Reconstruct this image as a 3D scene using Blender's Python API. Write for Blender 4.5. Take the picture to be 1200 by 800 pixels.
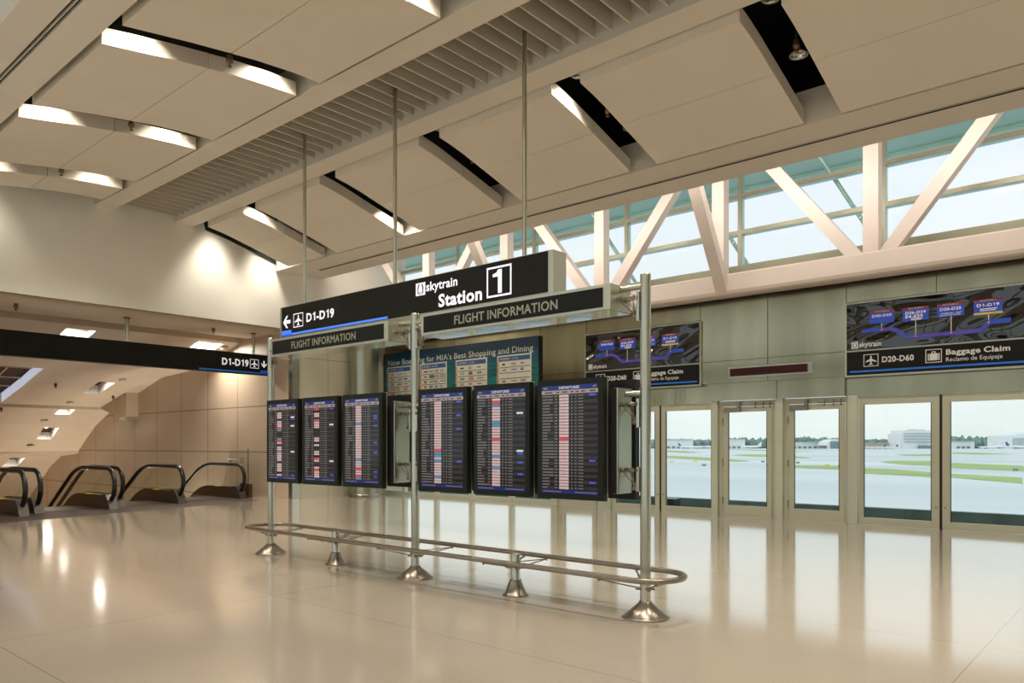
import bpy, bmesh, math, random
from mathutils import Vector, Matrix
random.seed(7)
for o in list(bpy.data.objects): bpy.data.objects.remove(o)
sc = bpy.context.scene
COL = sc.collection

# ------------------------------------------------------------------ camera
cd = bpy.data.cameras.new('camera'); cam = bpy.data.objects.new('camera', cd); COL.objects.link(cam)
cd.sensor_width = 36.0; cd.lens = 885/1200*36; cd.shift_y = 122/1200; cd.clip_end = 8000
cam.location = (0, 0, 1.6)
cam.rotation_euler = (math.radians(90), 0, math.atan2(885, 1018))   # level camera; X runs along the sign row, Y towards the windows
sc.camera = cam
# ------------------------------------------------------------------ view
vs = sc.view_settings
vs.view_transform = 'Standard'; vs.look = 'None'; vs.gamma = 1; vs.exposure = 0.05; vs.use_curve_mapping = False
cy = sc.cycles
cy.caustics_reflective = False; cy.caustics_refractive = False
cy.max_bounces = 9; cy.diffuse_bounces = 5; cy.glossy_bounces = 5; cy.transparent_max_bounces = 16
cy.sample_clamp_indirect = 4.0
try: cy.use_denoising = True
except Exception: pass
# ------------------------------------------------------------------ sky
SKY = 1.12
w = bpy.data.worlds.new('overcast_sky'); sc.world = w; w.use_nodes = True
nt = w.node_tree; nt.nodes.clear()
out = nt.nodes.new('ShaderNodeOutputWorld'); bg = nt.nodes.new('ShaderNodeBackground')
tc = nt.nodes.new('ShaderNodeTexCoord'); sx = nt.nodes.new('ShaderNodeSeparateXYZ')
mp = nt.nodes.new('ShaderNodeMapping'); mp.inputs['Scale'].default_value = (1.5, 1.5, 5)
nz = nt.nodes.new('ShaderNodeTexNoise'); nz.inputs['Scale'].default_value = 2.2; nz.inputs['Detail'].default_value = 4
rp = nt.nodes.new('ShaderNodeValToRGB')
rp.color_ramp.elements[0].position = 0.0; rp.color_ramp.elements[0].color = (.74, .80, .80, 1)
e = rp.color_ramp.elements.new(.10); e.color = (.80, .86, .86, 1)
rp.color_ramp.elements[-1].position = .55; rp.color_ramp.elements[-1].color = (.78, .88, .97, 1)
mx = nt.nodes.new('ShaderNodeMixRGB'); mx.blend_type = 'MIX'; mx.inputs[2].default_value = (.93, .94, .94, 1)
rn = nt.nodes.new('ShaderNodeMapRange'); rn.inputs[1].default_value = .5; rn.inputs[2].default_value = .75; rn.inputs[4].default_value = .7
nt.links.new(tc.outputs['Generated'], sx.inputs[0]); nt.links.new(sx.outputs['Z'], rp.inputs[0])
nt.links.new(tc.outputs['Generated'], mp.inputs[0]); nt.links.new(mp.outputs[0], nz.inputs['Vector'])
nt.links.new(nz.outputs['Fac'], rn.inputs[0]); nt.links.new(rn.outputs[0], mx.inputs[0])
nt.links.new(rp.outputs[0], mx.inputs[1]); nt.links.new(mx.outputs[0], bg.inputs[0]); nt.links.new(bg.outputs[0], out.inputs[0])
bg.inputs[1].default_value = SKY
SPOT_W = 530.0          # hall downlights
WASH_W = 620.0          # wall washers over the back wall
FILL_W = 95.0           # cove lights added out of view behind the window soffit to brighten the truss
WARM = (1.0, .93, .81)

# ------------------------------------------------------------------ materials
M = {}
def mat(name, col, rough=.5, metal=0.0, var=.05, scale=8.0, bump=0.0, stretch=(1, 1, 1), emit=0.0, spec=.5, coat=0.0):
    m = bpy.data.materials.new(name); m.use_nodes = True; t = m.node_tree
    b = t.nodes['Principled BSDF']
    c = t.nodes.new('ShaderNodeTexCoord'); mpn = t.nodes.new('ShaderNodeMapping'); mpn.inputs['Scale'].default_value = stretch
    n = t.nodes.new('ShaderNodeTexNoise'); n.inputs['Scale'].default_value = scale; n.inputs['Detail'].default_value = 0 if name == 'sign_gloss' else 3
    if name == 'sign_gloss': n.inputs['Distortion'].default_value = 1.6
    r = t.nodes.new('ShaderNodeValToRGB')
    lo = [max(0, x*(1-var)) for x in col]; hi = [min(1, x*(1+var)) for x in col]
    r.color_ramp.elements[0].position = .3; r.color_ramp.elements[1].position = .7
    r.color_ramp.elements[0].color = (*lo, 1); r.color_ramp.elements[1].color = (*hi, 1)
    t.links.new(c.outputs['Object'], mpn.inputs[0]); t.links.new(mpn.outputs[0], n.inputs['Vector'])
    t.links.new(n.outputs['Fac'], r.inputs[0]); t.links.new(r.outputs[0], b.inputs['Base Color'])
    b.inputs['Roughness'].default_value = rough; b.inputs['Metallic'].default_value = metal
    b.inputs['Specular IOR Level'].default_value = spec
    if name == 'sign_gloss': b.inputs['IOR'].default_value = 1.52
    if coat: b.inputs['Coat Weight'].default_value = coat; b.inputs['Coat Roughness'].default_value = .10
    if emit:
        t.links.new(r.outputs[0], b.inputs['Emission Color']); b.inputs['Emission Strength'].default_value = emit
    if bump:
        bp = t.nodes.new('ShaderNodeBump'); bp.inputs['Strength'].default_value = bump; bp.inputs['Distance'].default_value = .10 if name == 'sign_gloss' else .02
        t.links.new(n.outputs['Fac'], bp.inputs['Height']); t.links.new(bp.outputs[0], b.inputs['Normal'])
    M[name] = m; return m
def grid(name, px, pz, ox, oz, wid, axes=(0, 2), dark=.35):
    """engraved joint lines repeated every px / pz metres along two axes of the thing's own coordinates"""
    m = M[name]; t = m.node_tree; b = t.nodes['Principled BSDF']
    src = b.inputs['Base Color'].links[0].from_socket
    c = t.nodes.new('ShaderNodeTexCoord'); s = t.nodes.new('ShaderNodeSeparateXYZ'); t.links.new(c.outputs['Object'], s.inputs[0])
    masks = []
    for ax, p, o in ((axes[0], px, ox), (axes[1], pz, oz)):
        if not p: continue
        a = t.nodes.new('ShaderNodeMath'); a.operation = 'SUBTRACT'; a.inputs[1].default_value = o - p/2
        t.links.new(s.outputs[ax], a.inputs[0])
        q = t.nodes.new('ShaderNodeMath'); q.operation = 'FLOORED_MODULO'; q.inputs[1].default_value = p; t.links.new(a.outputs[0], q.inputs[0])
        d = t.nodes.new('ShaderNodeMath'); d.operation = 'SUBTRACT'; d.inputs[1].default_value = p/2; t.links.new(q.outputs[0], d.inputs[0])
        f = t.nodes.new('ShaderNodeMath'); f.operation = 'ABSOLUTE'; t.links.new(d.outputs[0], f.inputs[0])
        g = t.nodes.new('ShaderNodeMath'); g.operation = 'LESS_THAN'; g.inputs[1].default_value = wid/2; t.links.new(f.outputs[0], g.inputs[0])
        masks.append(g.outputs[0])
    if len(masks) == 2:
        mxn = t.nodes.new('ShaderNodeMath'); mxn.operation = 'MAXIMUM'; t.links.new(masks[0], mxn.inputs[0]); t.links.new(masks[1], mxn.inputs[1]); mk = mxn.outputs[0]
    else: mk = masks[0]
    mm = t.nodes.new('ShaderNodeMixRGB'); mm.blend_type = 'MULTIPLY'; mm.inputs[2].default_value = (dark, dark, dark, 1)
    t.links.new(mk, mm.inputs[0]); t.links.new(src, mm.inputs[1]); t.links.new(mm.outputs[0], b.inputs['Base Color'])
def emit(name, col, s=1.0):
    return mat(name, col, .4, 0, .02, 5, emit=s)
def glass(name, tint, gloss=1.0, rough=.0, bump=0.0):
    m = bpy.data.materials.new(name); m.use_nodes = True; t = m.node_tree; t.nodes.clear()
    o = t.nodes.new('ShaderNodeOutputMaterial'); mi = t.nodes.new('ShaderNodeMixShader')
    tr = t.nodes.new('ShaderNodeBsdfTransparent'); tr.inputs[0].default_value = (*tint, 1)
    gl = t.nodes.new('ShaderNodeBsdfGlossy'); gl.inputs['Roughness'].default_value = rough; gl.inputs[0].default_value = (gloss,)*3+(1,)
    fr = t.nodes.new('ShaderNodeFresnel'); fr.inputs[0].default_value = 1.35
    n = t.nodes.new('ShaderNodeTexNoise'); n.inputs['Scale'].default_value = .6
    if bump:
        bp = t.nodes.new('ShaderNodeBump'); bp.inputs['Strength'].default_value = bump
        t.links.new(n.outputs['Fac'], bp.inputs['Height']); t.links.new(bp.outputs[0], gl.inputs['Normal'])
    ge = t.nodes.new('ShaderNodeNewGeometry'); sb = t.nodes.new('ShaderNodeMath'); sb.operation = 'SUBTRACT'; sb.inputs[0].default_value = 1.0; t.links.new(ge.outputs['Backfacing'], sb.inputs[1])
    mu = t.nodes.new('ShaderNodeMath'); mu.operation = 'MULTIPLY'; t.links.new(fr.outputs[0], mu.inputs[0]); t.links.new(sb.outputs[0], mu.inputs[1])
    t.links.new(mu.outputs[0], mi.inputs[0]); t.links.new(tr.outputs[0], mi.inputs[1]); t.links.new(gl.outputs[0], mi.inputs[2]); t.links.new(mi.outputs[0], o.inputs[0])
    M[name] = m; return m

mat('terrazzo', (.50, .42, .335), .11, 0, .10, 90, spec=.9, coat=.5); grid('terrazzo', 6.1, 2.56, -1.1, 1.865, .008, (0, 1), .6)
mat('ceiling_paint', (.76, .70, .59), .7, 0, .02, 1.5)
mat('cloud_paint', (.77, .70, .58), .75, 0, .02, 1.2)
mat('white_paint', (.84, .80, .71), .6, 0, .02, 1.5)
mat('truss_paint', (.82, .73, .66), .45, 0, .02, 2)
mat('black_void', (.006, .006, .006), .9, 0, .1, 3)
mat('tan_panel', (.62, .49, .36), .45, 0, .04, 1.2); grid('tan_panel', 1.96, 1.44, -22.9, 1.40, .04, (0, 2), .45)
mat('soffit_tan', (.62, .50, .37), .6, 0, .03, 1.2)
mat('pale_panel', (.70, .68, .53), .4, 0, .03, 1.2); grid('pale_panel', 1.2, 2.5, 13.95, 4.25, .02, (1, 2), .55)
mat('stainless', (.37, .36, .25), .17, 1, .16, 1.0, .6, (1.8, 1, .14));  # vertical colour streaks painted in for reflections of the ceiling lights
mat('stainless_door', (.66, .67, .50), .42, .2, .03, 2.0, 0, (1, 1, .2))
mat('post_paint', (.72, .76, .60), .4, .3, .03, 2)
mat('brushed_tube', (.55, .55, .45), .27, 1, .04, 60, .03, (1, 1, .02))
mat('dark_steel', (.31, .265, .215), .3, 1, .06, 30, .03)
mat('sign_frame', (.58, .56, .44), .35, .85, .03, 20)
mat('polished_steel', (.72, .72, .66), .1, 1, .03, 3, .05)
mat('cabinet_steel', (.42, .43, .33), .3, 1, .04, 2, .1, (1, 1, .4))
mat('sign_black', (.010, .010, .007), .4, 0, .1, 3, spec=.18)
mat('sign_gloss', (.008, .008, .007), .04, 0, .1, .9, 1.0, (.9, 1, 1.7), spec=.9)
mat('bezel', (.013, .015, .011), .4, 0, .05, 5, spec=.2)
mat('matt_black', (.012, .011, .009), .6, 0, .1, 5)
emit('letter_white', (.86, .85, .92), .55)
mat('letter_plain', (.80, .80, .76), .5)
mat('letter_dim', (.36, .35, .25), .45, .3)
emit('stripe_blue', (.05, .17, .70), .75)
mat('stripe_flat', (.015, .13, .50), .4, emit=.25)
mat('map_blue', (.02, .06, .42), .25, emit=.15); mat('map_red', (.35, .03, .03), .3, emit=.1); mat('map_yellow', (.70, .55, .08), .4)
mat('rubber', (.012, .010, .009), .3, 0, .1, 10, spec=.6)
mat('deck_metal', (.15, .11, .075), .33, .8, .08, 12)
mat('newel_metal', (.13, .11, .10), .35, .6, .06, 12)
mat('step_metal', (.22, .20, .18), .4, .9, .1, 40)
mat('plate_metal', (.075, .055, .045), .5, 0, .15, 30, spec=.2)
mat('tag_yellow', (.85, .55, .08), .5, emit=.15)
mat('slat_paint', (.62, .57, .47), .6, 0, .02, 3)
mat('mullion', (.36, .36, .26), .4, .4, .04, 4); mat('mullion_teal', (.50, .74, .67), .25, .3, .04, 4)  # teal puts reflected sky and glass tint into the outer parts
mat('canopy', (.47, .74, .65), .5, 0, .05, .5)  # teal puts shade and green glass tint into a white overhang
mat('parapet', (.20, .28, .25), .8, 0, .2, 1.5)  # grey concrete with the green glass tint put into its colour
mat('concrete', (.71, .735, .735), .9, 0, .10, .02, stretch=(.2, 1, 1)); mat('grass', (.40, .50, .18), .95, 0, .15, .05)
mat('foliage', (.22, .31, .25), .95, 0, .3, .08)  # greens desaturated to put distance haze into the colour
mat('far_white', (.86, .87, .86), .6, 0, .03, .1); mat('far_grey', (.45, .52, .54), .7, 0, .1, .05); mat('far_dark', (.22, .29, .31), .7); mat('far_tail', (.06, .09, .30), .5); mat('far_tan', (.70, .55, .42), .7); mat('far_violet', (.20, .16, .38), .5)
mat('plane_white', (.90, .91, .92), .35, 0, .02, .2)
mat('led_red', (.045, .006, .005), .2, 0, .3, 30, spec=.25)
mat('lamp_white', (.85, .82, .78), .35, 0, .02, 3)
emit('lamp_glow', (1, .88, .72), 3.5)
def rise(name, top, z0, z1):
    """printed artwork that turns to another ink colour towards its upper edge"""
    t_ = M[name].node_tree; b_ = t_.nodes['Principled BSDF']; src = b_.inputs['Base Color'].links[0].from_socket
    c_ = t_.nodes.new('ShaderNodeTexCoord'); s_ = t_.nodes.new('ShaderNodeSeparateXYZ'); r_ = t_.nodes.new('ShaderNodeMapRange'); m_ = t_.nodes.new('ShaderNodeMixRGB')
    r_.inputs[1].default_value = z0; r_.inputs[2].default_value = z1; m_.inputs[2].default_value = (*top, 1)
    t_.links.new(c_.outputs['Object'], s_.inputs[0]); t_.links.new(s_.outputs[2], r_.inputs[0]); t_.links.new(r_.outputs[0], m_.inputs[0]); t_.links.new(src, m_.inputs[1]); t_.links.new(m_.outputs[0], b_.inputs['Base Color'])
emit('lit_edge_glow', (.72, .78, .95), .55)  # recess edge face glows by itself to paint the light falling on it
mat('brown_tile', (.075, .046, .032), .8, 0, .1, 4, spec=.08)
mat('sprinkler_metal', (.20, .12, .08), .4, .7)
mat('board_water', (.010, .14, .13), .3, 0, .85, 3.0, 0, (.5, 1, 9)); rise('board_water', (.008, .055, .12), .35, 1.3); mat('board_cream', (.66, .65, .52), .6); mat('board_navy', (.03, .10, .28), .5); mat('board_orange', (.60, .16, .04), .5); mat('board_green', (.22, .36, .14), .5); mat('board_grey', (.25, .24, .22), .6); mat('board_red', (.42, .10, .09), .6)
glass('window_glass', (.965, .975, .98), .08); glass('door_glass', (.96, .985, .97)); glass('barrier_glass', (.965, .975, .955), .8)
for n, c, s in (('screen_head', (.014, .028, .17), .7), ('screen_sub', (.34, .27, .26), .7), ('row_a', (.036, .030, .032), .6), ('row_b', (.012, .011, .012), .6),
                ('scr_text', (.16, .15, .152), .7), ('logo_pink', (.54, .47, .48), .8), ('logo_red', (.60, .07, .09), .8), ('logo_blue', (.10, .25, .42), .8), ('remark_blue', (.06, .10, .55), .9), ('remark_white', (.62, .64, .72), .9), ('logo_line', (.75, .30, .34), .8)):
    mat(n, c, .12, 0, .04, 20, emit=s*.42, spec=.35)

# ------------------------------------------------------------------ mesh builder
class MB:
    def __init__(s): s.v = []; s.f = []; s.fm = []; s.fs = []; s.m = []
    def mi(s, m):
        if m not in s.m: s.m.append(m)
        return s.m.index(m)
    def add(s, vs, fs, m, smooth=False):
        b = len(s.v); s.v += [tuple(x) for x in vs]; i = s.mi(m)
        for f in fs: s.f.append([b+k for k in f]); s.fm.append(i); s.fs.append(smooth)
        return s
    def box(s, x0, x1, y0, y1, z0, z1, m):
        x0, x1 = min(x0, x1), max(x0, x1); y0, y1 = min(y0, y1), max(y0, y1); z0, z1 = min(z0, z1), max(z0, z1)
        v = [(x0,y0,z0),(x1,y0,z0),(x1,y1,z0),(x0,y1,z0),(x0,y0,z1),(x1,y0,z1),(x1,y1,z1),(x0,y1,z1)]
        return s.add(v, [(0,3,2,1),(4,5,6,7),(0,1,5,4),(1,2,6,5),(2,3,7,6),(3,0,4,7)], m)
    def prism(s, poly, axis, a0, a1, m, smooth=False):
        """poly: (p,q) pairs; axis 'x': (y,z); 'y': (x,z); 'z': (x,y)"""
        def P(p, a): return {'x': (a, p[0], p[1]), 'y': (p[0], a, p[1]), 'z': (p[0], p[1], a)}[axis]
        n = len(poly); area = sum(poly[i][0]*poly[(i+1)%n][1]-poly[(i+1)%n][0]*poly[i][1] for i in range(n))
        if area < 0: poly = poly[::-1]
        if axis == 'y': a0, a1 = max(a0, a1), min(a0, a1)
        else: a0, a1 = min(a0, a1), max(a0, a1)
        v = [P(p, a0) for p in poly]+[P(p, a1) for p in poly]
        s.add(v, [tuple(range(n))[::-1], tuple(range(n, 2*n))], m)
        return s.add(v, [(i, (i+1)%n, n+(i+1)%n, n+i) for i in range(n)], m, smooth)
    def tube(s, path, r, m, seg=12, closed=False, cap=True):
        pts = [Vector(p) for p in path]; n = len(pts); rings = []
        up = None
        for i, p in enumerate(pts):
            a = pts[(i-1) % n] if (closed or i > 0) else p; b = pts[(i+1) % n] if (closed or i < n-1) else p
            d = (b-a).normalized()
            if up is None: up = Vector((0,0,1)) if abs(d.z) < .9 else Vector((1,0,0))
            u = (up-d*up.dot(d)).normalized(); up = u; v = d.cross(u)
            rings.append([p+(u*math.cos(t)+v*math.sin(t))*r for t in [2*math.pi*k/seg for k in range(seg)]])
        vs = [q for g in rings for q in g]; fs = []
        for i in range(n if closed else n-1):
            j = (i+1) % n
            for k in range(seg): fs.append((i*seg+k, i*seg+(k+1)%seg, j*seg+(k+1)%seg, j*seg+k))
        s.add(vs, fs, m, True)
        if cap and not closed:
            s.add(rings[0], [tuple(range(seg))[::-1]], m); s.add(rings[-1], [tuple(range(seg))], m)
        return s
    def lathe(s, prof, c, m, seg=28, smooth=True):
        """prof: (r, z) list, around a vertical axis at c=(x,y)"""
        vs = [(c[0]+r*math.cos(2*math.pi*k/seg), c[1]+r*math.sin(2*math.pi*k/seg), z) for r, z in prof for k in range(seg)]
        fs = [(i*seg+k, i*seg+(k+1)%seg, (i+1)*seg+(k+1)%seg, (i+1)*seg+k) for i in range(len(prof)-1) for k in range(seg)]
        # facing: outward for profiles listed bottom to top
        return s.add(vs, fs, m, smooth)
    def disc(s, c, r, m, seg=24):
        vs = [(c[0]+r*math.cos(2*math.pi*k/seg), c[1]+r*math.sin(2*math.pi*k/seg), c[2]) for k in range(seg)]
        return s.add(vs, [tuple(range(seg))], m)
    def sheet(s, O, U, V, poly, m):
        O, U, V = Vector(O), Vector(U), Vector(V)
        return s.add([O+U*a+V*b for a, b in poly], [tuple(range(len(poly)))], m)
    def rect(s, fr, u0, u1, v0, v1, m): return s.sheet(*fr, [(u0,v0),(u1,v0),(u1,v1),(u0,v1)], m)
    def ring(s, fr, u0, u1, v0, v1, t, m):
        s.rect(fr, u0, u1, v0, v0+t, m); s.rect(fr, u0, u1, v1-t, v1, m); s.rect(fr, u0, u0+t, v0+t, v1-t, m); return s.rect(fr, u1-t, u1, v0+t, v1-t, m)
    def one(s, fr, u0, u1, v0, v1, m):
        w = (u1-u0)*.42; h = v1-v0
        s.rect(fr, u1-w, u1, v0, v1, m); return s.sheet(*fr, [(u0, v1-h*.27), (u0, v1-h*.15), (u0+(u1-w-u0)*.6, v1-h*.09), (u1-w, v1), (u1-w, v1-h*.27)][::-1] if False else [(u0, v1-h*.29), (u1-w, v1-h*.29), (u1-w, v1), (u0+(u1-w-u0)*.75, v1-h*.11), (u0, v1-h*.17)], m)
    def text(s, fr, txt, u0, u1, v0, v1, m, bold=.02):
        """lettering fitted so its width spans u0..u1 and its capitals stand from baseline v0 to v1"""
        vs, fs, capz = glyphs(txt, bold); xs = [p[0] for p in vs]; a, b = min(xs), max(xs)
        k = (u1-u0)/(b-a); h = (v1-v0)/capz; O, U, V = map(Vector, fr)
        return s.add([O+U*(u0+(p[0]-a)*k)+V*(v0+p[1]*h) for p in vs], fs, m)
    def build(s, name, parent=None, origin=None):
        me = bpy.data.meshes.new(name)
        o3 = Vector(origin) if origin is not None else (Vector(parent['org']) if parent is not None and 'org' in parent else Vector((0,0,0)))
        me.from_pydata([Vector(p)-o3 for p in s.v], [], s.f)
        for mm in s.m: me.materials.append(M[mm])
        me.polygons.foreach_set('material_index', s.fm); me.polygons.foreach_set('use_smooth', s.fs); me.update()
        o = bpy.data.objects.new(name, me); COL.objects.link(o)
        if parent is not None: o.parent = parent; o['org'] = tuple(o3)
        else: o.location = o3; o['org'] = tuple(o3)
        return o
_gl = {}
def _raw(t, bold):
    k = (t, bold, 'raw')
    if k in _gl: return _gl[k]
    c = bpy.data.curves.new('t', 'FONT'); c.body = t; c.size = 1; c.offset = bold; c.resolution_u = 3
    o = bpy.data.objects.new('t', c); COL.objects.link(o); bpy.context.view_layer.update()
    me = bpy.data.meshes.new_from_object(o)
    r = ([tuple(v.co) for v in me.vertices], [tuple(p.vertices) for p in me.polygons])
    bpy.data.objects.remove(o); bpy.data.meshes.remove(me); bpy.data.curves.remove(c); _gl[k] = r; return r
def glyphs(txt, bold):
    """letters set one after another; the figure one gets a flag so that it does not read as a capital I"""
    if (txt, bold) in _gl: return _gl[(txt, bold)]
    hv, _ = _raw('H', bold); cap = max(p[1] for p in hv); hmax = max(p[0] for p in hv)
    V, Fc, x = [], [], 0.0
    for ch in txt:
        if ch == ' ': x += .27; continue
        if ch == '1':
            st = .085+2*bold; w = .30; v = [(.10, cap*.72), (.10+w-st, cap*.72+.0), (.10+w-st, 0), (.10+w, 0), (.10+w, cap), (.10+w-st*.8, cap), (.10+w-st, cap*.90), (.10, cap*.84)]
            v = [(p[0], p[1], 0) for p in v]; f = [(0, 1, 6, 7), (1, 2, 3, 4, 5, 6)]; adv = .52
        else:
            v, f = _raw(ch, bold); hv2, _ = _raw(ch+'H', bold); adv = max(p[0] for p in hv2)-hmax
        b = len(V); V += [(p[0]+x, p[1], 0) for p in v]; Fc += [tuple(b+i for i in q) for q in f]; x += adv+bold*1.2
    _gl[(txt, bold)] = (V, Fc, cap); return _gl[(txt, bold)]

def tag(o, label, cat, group=None, kind=None):
    o['label'] = label; o['category'] = cat
    if group: o['group'] = group
    if kind: o['kind'] = kind
    return o
def thing(name, loc, label, cat, group=None):
    o = bpy.data.objects.new(name, None); COL.objects.link(o); o.location = loc; o['org'] = tuple(loc); o.empty_display_size = .1
    return tag(o, label, cat, group)
def struct(o, label=None):
    o['kind'] = 'structure'
    if label: o['label'] = label
    return o
def sroot(name, loc, label):
    o = bpy.data.objects.new(name, None); COL.objects.link(o); o.location = loc; o['org'] = tuple(loc); o['kind'] = 'structure'; o['label'] = label; return o
def copy_tree(o, loc, label, group=None):
    r = o.copy(); COL.objects.link(r); r.location = loc; r['org'] = tuple(loc); r['label'] = label
    if group: r['group'] = group
    for ch in list(o.children):
        c = ch.copy(); COL.objects.link(c); c.parent = r
        for g in list(ch.children):
            d = g.copy(); COL.objects.link(d); d.parent = c
    return r
FX = ((1,0,0), (0,0,1))                     # frame of a face looking towards -Y (u = X, v = Z)
def face_y(y): return ((0, y, 0), (1,0,0), (0,0,1))
def face_x(x): return ((x, 0, 0), (0,1,0), (0,0,1))

# ------------------------------------------------------------------ pictograms (drawn in a face frame)
PLANE = [(0,.5),(.06,.42),(.07,.15),(.46,-.10),(.46,-.20),(.07,-.08),(.055,-.34),(.17,-.43),(.17,-.5),(0,-.45),
         (-.17,-.5),(-.17,-.43),(-.055,-.34),(-.07,-.08),(-.46,-.20),(-.46,-.10),(-.07,.15),(-.06,.42)]
def picto_plane(b, fr, u0, u1, v0, v1, m):
    b.ring(fr, u0, u1, v0, v1, (v1-v0)*.055, m); cu, cv, k = (u0+u1)/2, (v0+v1)/2, (v1-v0)*.78
    kx = (u1-u0)*.78
    for side in (1, -1):
        h = [(cu+abs(p[0])*side*kx, cv+p[1]*k) for p in PLANE[:10]]
        # fan the half outline into quads along the axis
        O, U, V = map(Vector, fr)
        pts = [(cu, cv+.5*k)]+h[1:9]+[(cu, cv-.45*k)]
        body = [(cu, cv+.5*k), h[1], h[2], h[5], h[6], (cu, cv-.34*k)]
        wing = [h[2], h[3], h[4], h[5]]; tail = [h[6], h[7], h[8], (cu, cv-.45*k), (cu, cv-.34*k)]
        for q in (body, wing, tail): b.sheet(O, U, V, q if side < 0 else q[::-1], m)
def picto_case(b, fr, u0, u1, v0, v1, m):
    b.ring(fr, u0, u1, v0, v1, (v1-v0)*.055, m); W, H = u1-u0, v1-v0
    for a0, a1 in ((.14,.22),(.26,.74),(.78,.86)): b.rect(fr, u0+W*a0, u0+W*a1, v0+H*.17, v0+H*.68, m)
    b.rect(fr, u0+W*.38, u0+W*.62, v0+H*.77, v0+H*.83, m); b.rect(fr, u0+W*.38, u0+W*.44, v0+H*.68, v0+H*.77, m); b.rect(fr, u0+W*.56, u0+W*.62, v0+H*.68, v0+H*.77, m)
def picto_train(b, fr, fr2, u0, u1, v0, v1, m, k):
    b.rect(fr, u0, u1, v0, v1, m); W, H = u1-u0, v1-v0
    L = lambda pts: b.sheet(*fr2, [(u0+W*x, v0+H*y) for x, y in pts], k)
    L([(.20,.18),(.27,.18),(.30,.60),(.42,.90),(.28,.90),(.18,.60)]); L([(.80,.18),(.82,.60),(.72,.90),(.58,.90),(.70,.60),(.73,.18)])
    L([(.24,.10),(.76,.10),(.76,.15),(.24,.15)]); L([(.30,.24),(.70,.24),(.70,.28),(.30,.28)]); L([(.28,.17),(.36,.17),(.36,.22),(.28,.22)]); L([(.64,.17),(.72,.17),(.72,.22),(.64,.22)])
def arrow(b, fr, cu, cv, s, direction, m, w=1.0):
    pts = [(-.5,0),(-.05,.48),(.18,.48),(-.12,.13),(.5,.13),(.5,-.13),(-.12,-.13),(.18,-.48),(-.05,-.48)]
    rot = {'l': lambda p: (p[0]*w, p[1]), 'd': lambda p: (p[1]*w, p[0])}[direction]
    P = [(cu+rot(p)[0]*s, cv+rot(p)[1]*s) for p in pts]
    for q in ([0,1,2,3],[0,3,6,0],[3,4,5,6],[0,6,7,8]):
        q = list(dict.fromkeys(q)); b.sheet(*fr, [P[i] for i in (q if direction == 'd' else q[::-1])], m)

# =================================================================== SHELL
XW = -19.7          # back wall
YG = 16.2           # platform wall
b = MB(); b.prism([(9,-3),(9,16.9),(XW,16.9),(XW,12.7),(-20.3,12.7),(-18.45,5.6),(-17.9,3.6),(-17.9,-3)], 'z', -.25, 0, 'terrazzo')
struct(b.build('floor'), 'polished beige terrazzo floor of the hall')
b = MB(); b.box(-20.2, 9.2, -3.2, 17.1, 8.72, 8.9, 'black_void'); struct(b.build('ceiling'), 'black deck above the suspended ceiling')
b = MB(); b.box(-20.0, XW, -3.2, 17.1, 5.05, 8.72, 'white_paint'); b.box(-20.0, XW, 12.88, 17.1, -.25, 5.03, 'pale_panel')
struct(b.build('wall_back'), 'white upper back wall over the escalator opening')
b = MB(); b.box(-46, -19.78, 12.7, 12.88, -7, 5.6, 'tan_panel'); struct(b.build('wall_escalator'), 'tan panelled wall beside the escalators')
b = MB(); b.box(-19.86, -19.66, 12.66, 12.9, 0, 5.03, 'brushed_tube'); struct(b.build('trim_1'), 'stainless corner post where the tan wall ends')
b = MB(); b.box(9, 9.2, -3.2, 17.1, -.25, 8.72, 'white_paint'); struct(b.build('wall_right'), 'white end wall of the hall')
b = MB(); b.box(-20, 9.2, -3.2, -3, -.25, 1.0, 'white_paint'); b.box(-20, 9.2, -3.2, -3, 4.6, 5.6, 'white_paint'); b.box(-20, 9.2, -3.2, -3, 8.2, 8.72, 'white_paint')
for i in range(10): b.box(-20+3.24*i-.12, -20+3.24*i+.12, -3.2, -3, 1.0, 8.2, 'white_paint')
struct(b.build('wall_near'), 'white window wall behind the viewpoint')
b = MB(); b.box(-19.7, 9, -3.06, -3.05, 1.0, 4.6, 'window_glass'); b.box(-19.7, 9, -3.06, -3.05, 5.6, 8.2, 'window_glass'); struct(b.build('window_1'), 'glazing behind the viewpoint')

# ceiling beams, soffits
b = MB(); b.box(XW, 9, 7.2, 7.65, 7.45, 8.0, 'ceiling_paint'); struct(b.build('trim_2'), 'flat ceiling beam on the near side of the louvres')
b = MB(); b.box(XW, 9, 9.13, 9.64, 7.45, 8.0, 'ceiling_paint'); struct(b.build('trim_3'), 'flat ceiling beam on the window side of the louvres')
b = MB(); b.box(XW, 9, 12.13, 12.85, 6.7, 7.25, 'ceiling_paint'); b.box(XW, 9, 12.97, 13.65, 6.7, 7.25, 'ceiling_paint'); b.box(XW, -18.7, 12.85, 12.97, 6.7, 7.25, 'ceiling_paint'); b.box(XW, 9, 13.45, 13.55, 7.25, 8.72, 'black_void'); b.box(XW, 9, 13.55, 13.65, 7.25, 8.72, 'white_paint')
struct(b.build('trim_4'), 'flat soffit along the high windows')
b = MB(); b.box(XW, 9, 3.03, 3.44, 7.05, 7.6, 'ceiling_paint'); b.box(XW, 9, 3.54, 3.97, 7.05, 7.6, 'ceiling_paint'); b.box(XW, 9, 3.03, 3.1, 7.6, 8.72, 'white_paint'); b.box(XW, 9, 3.1, 3.2, 7.6, 8.72, 'black_void')
struct(b.build('trim_5'), 'flat soffit on the near side of the hall')
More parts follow.
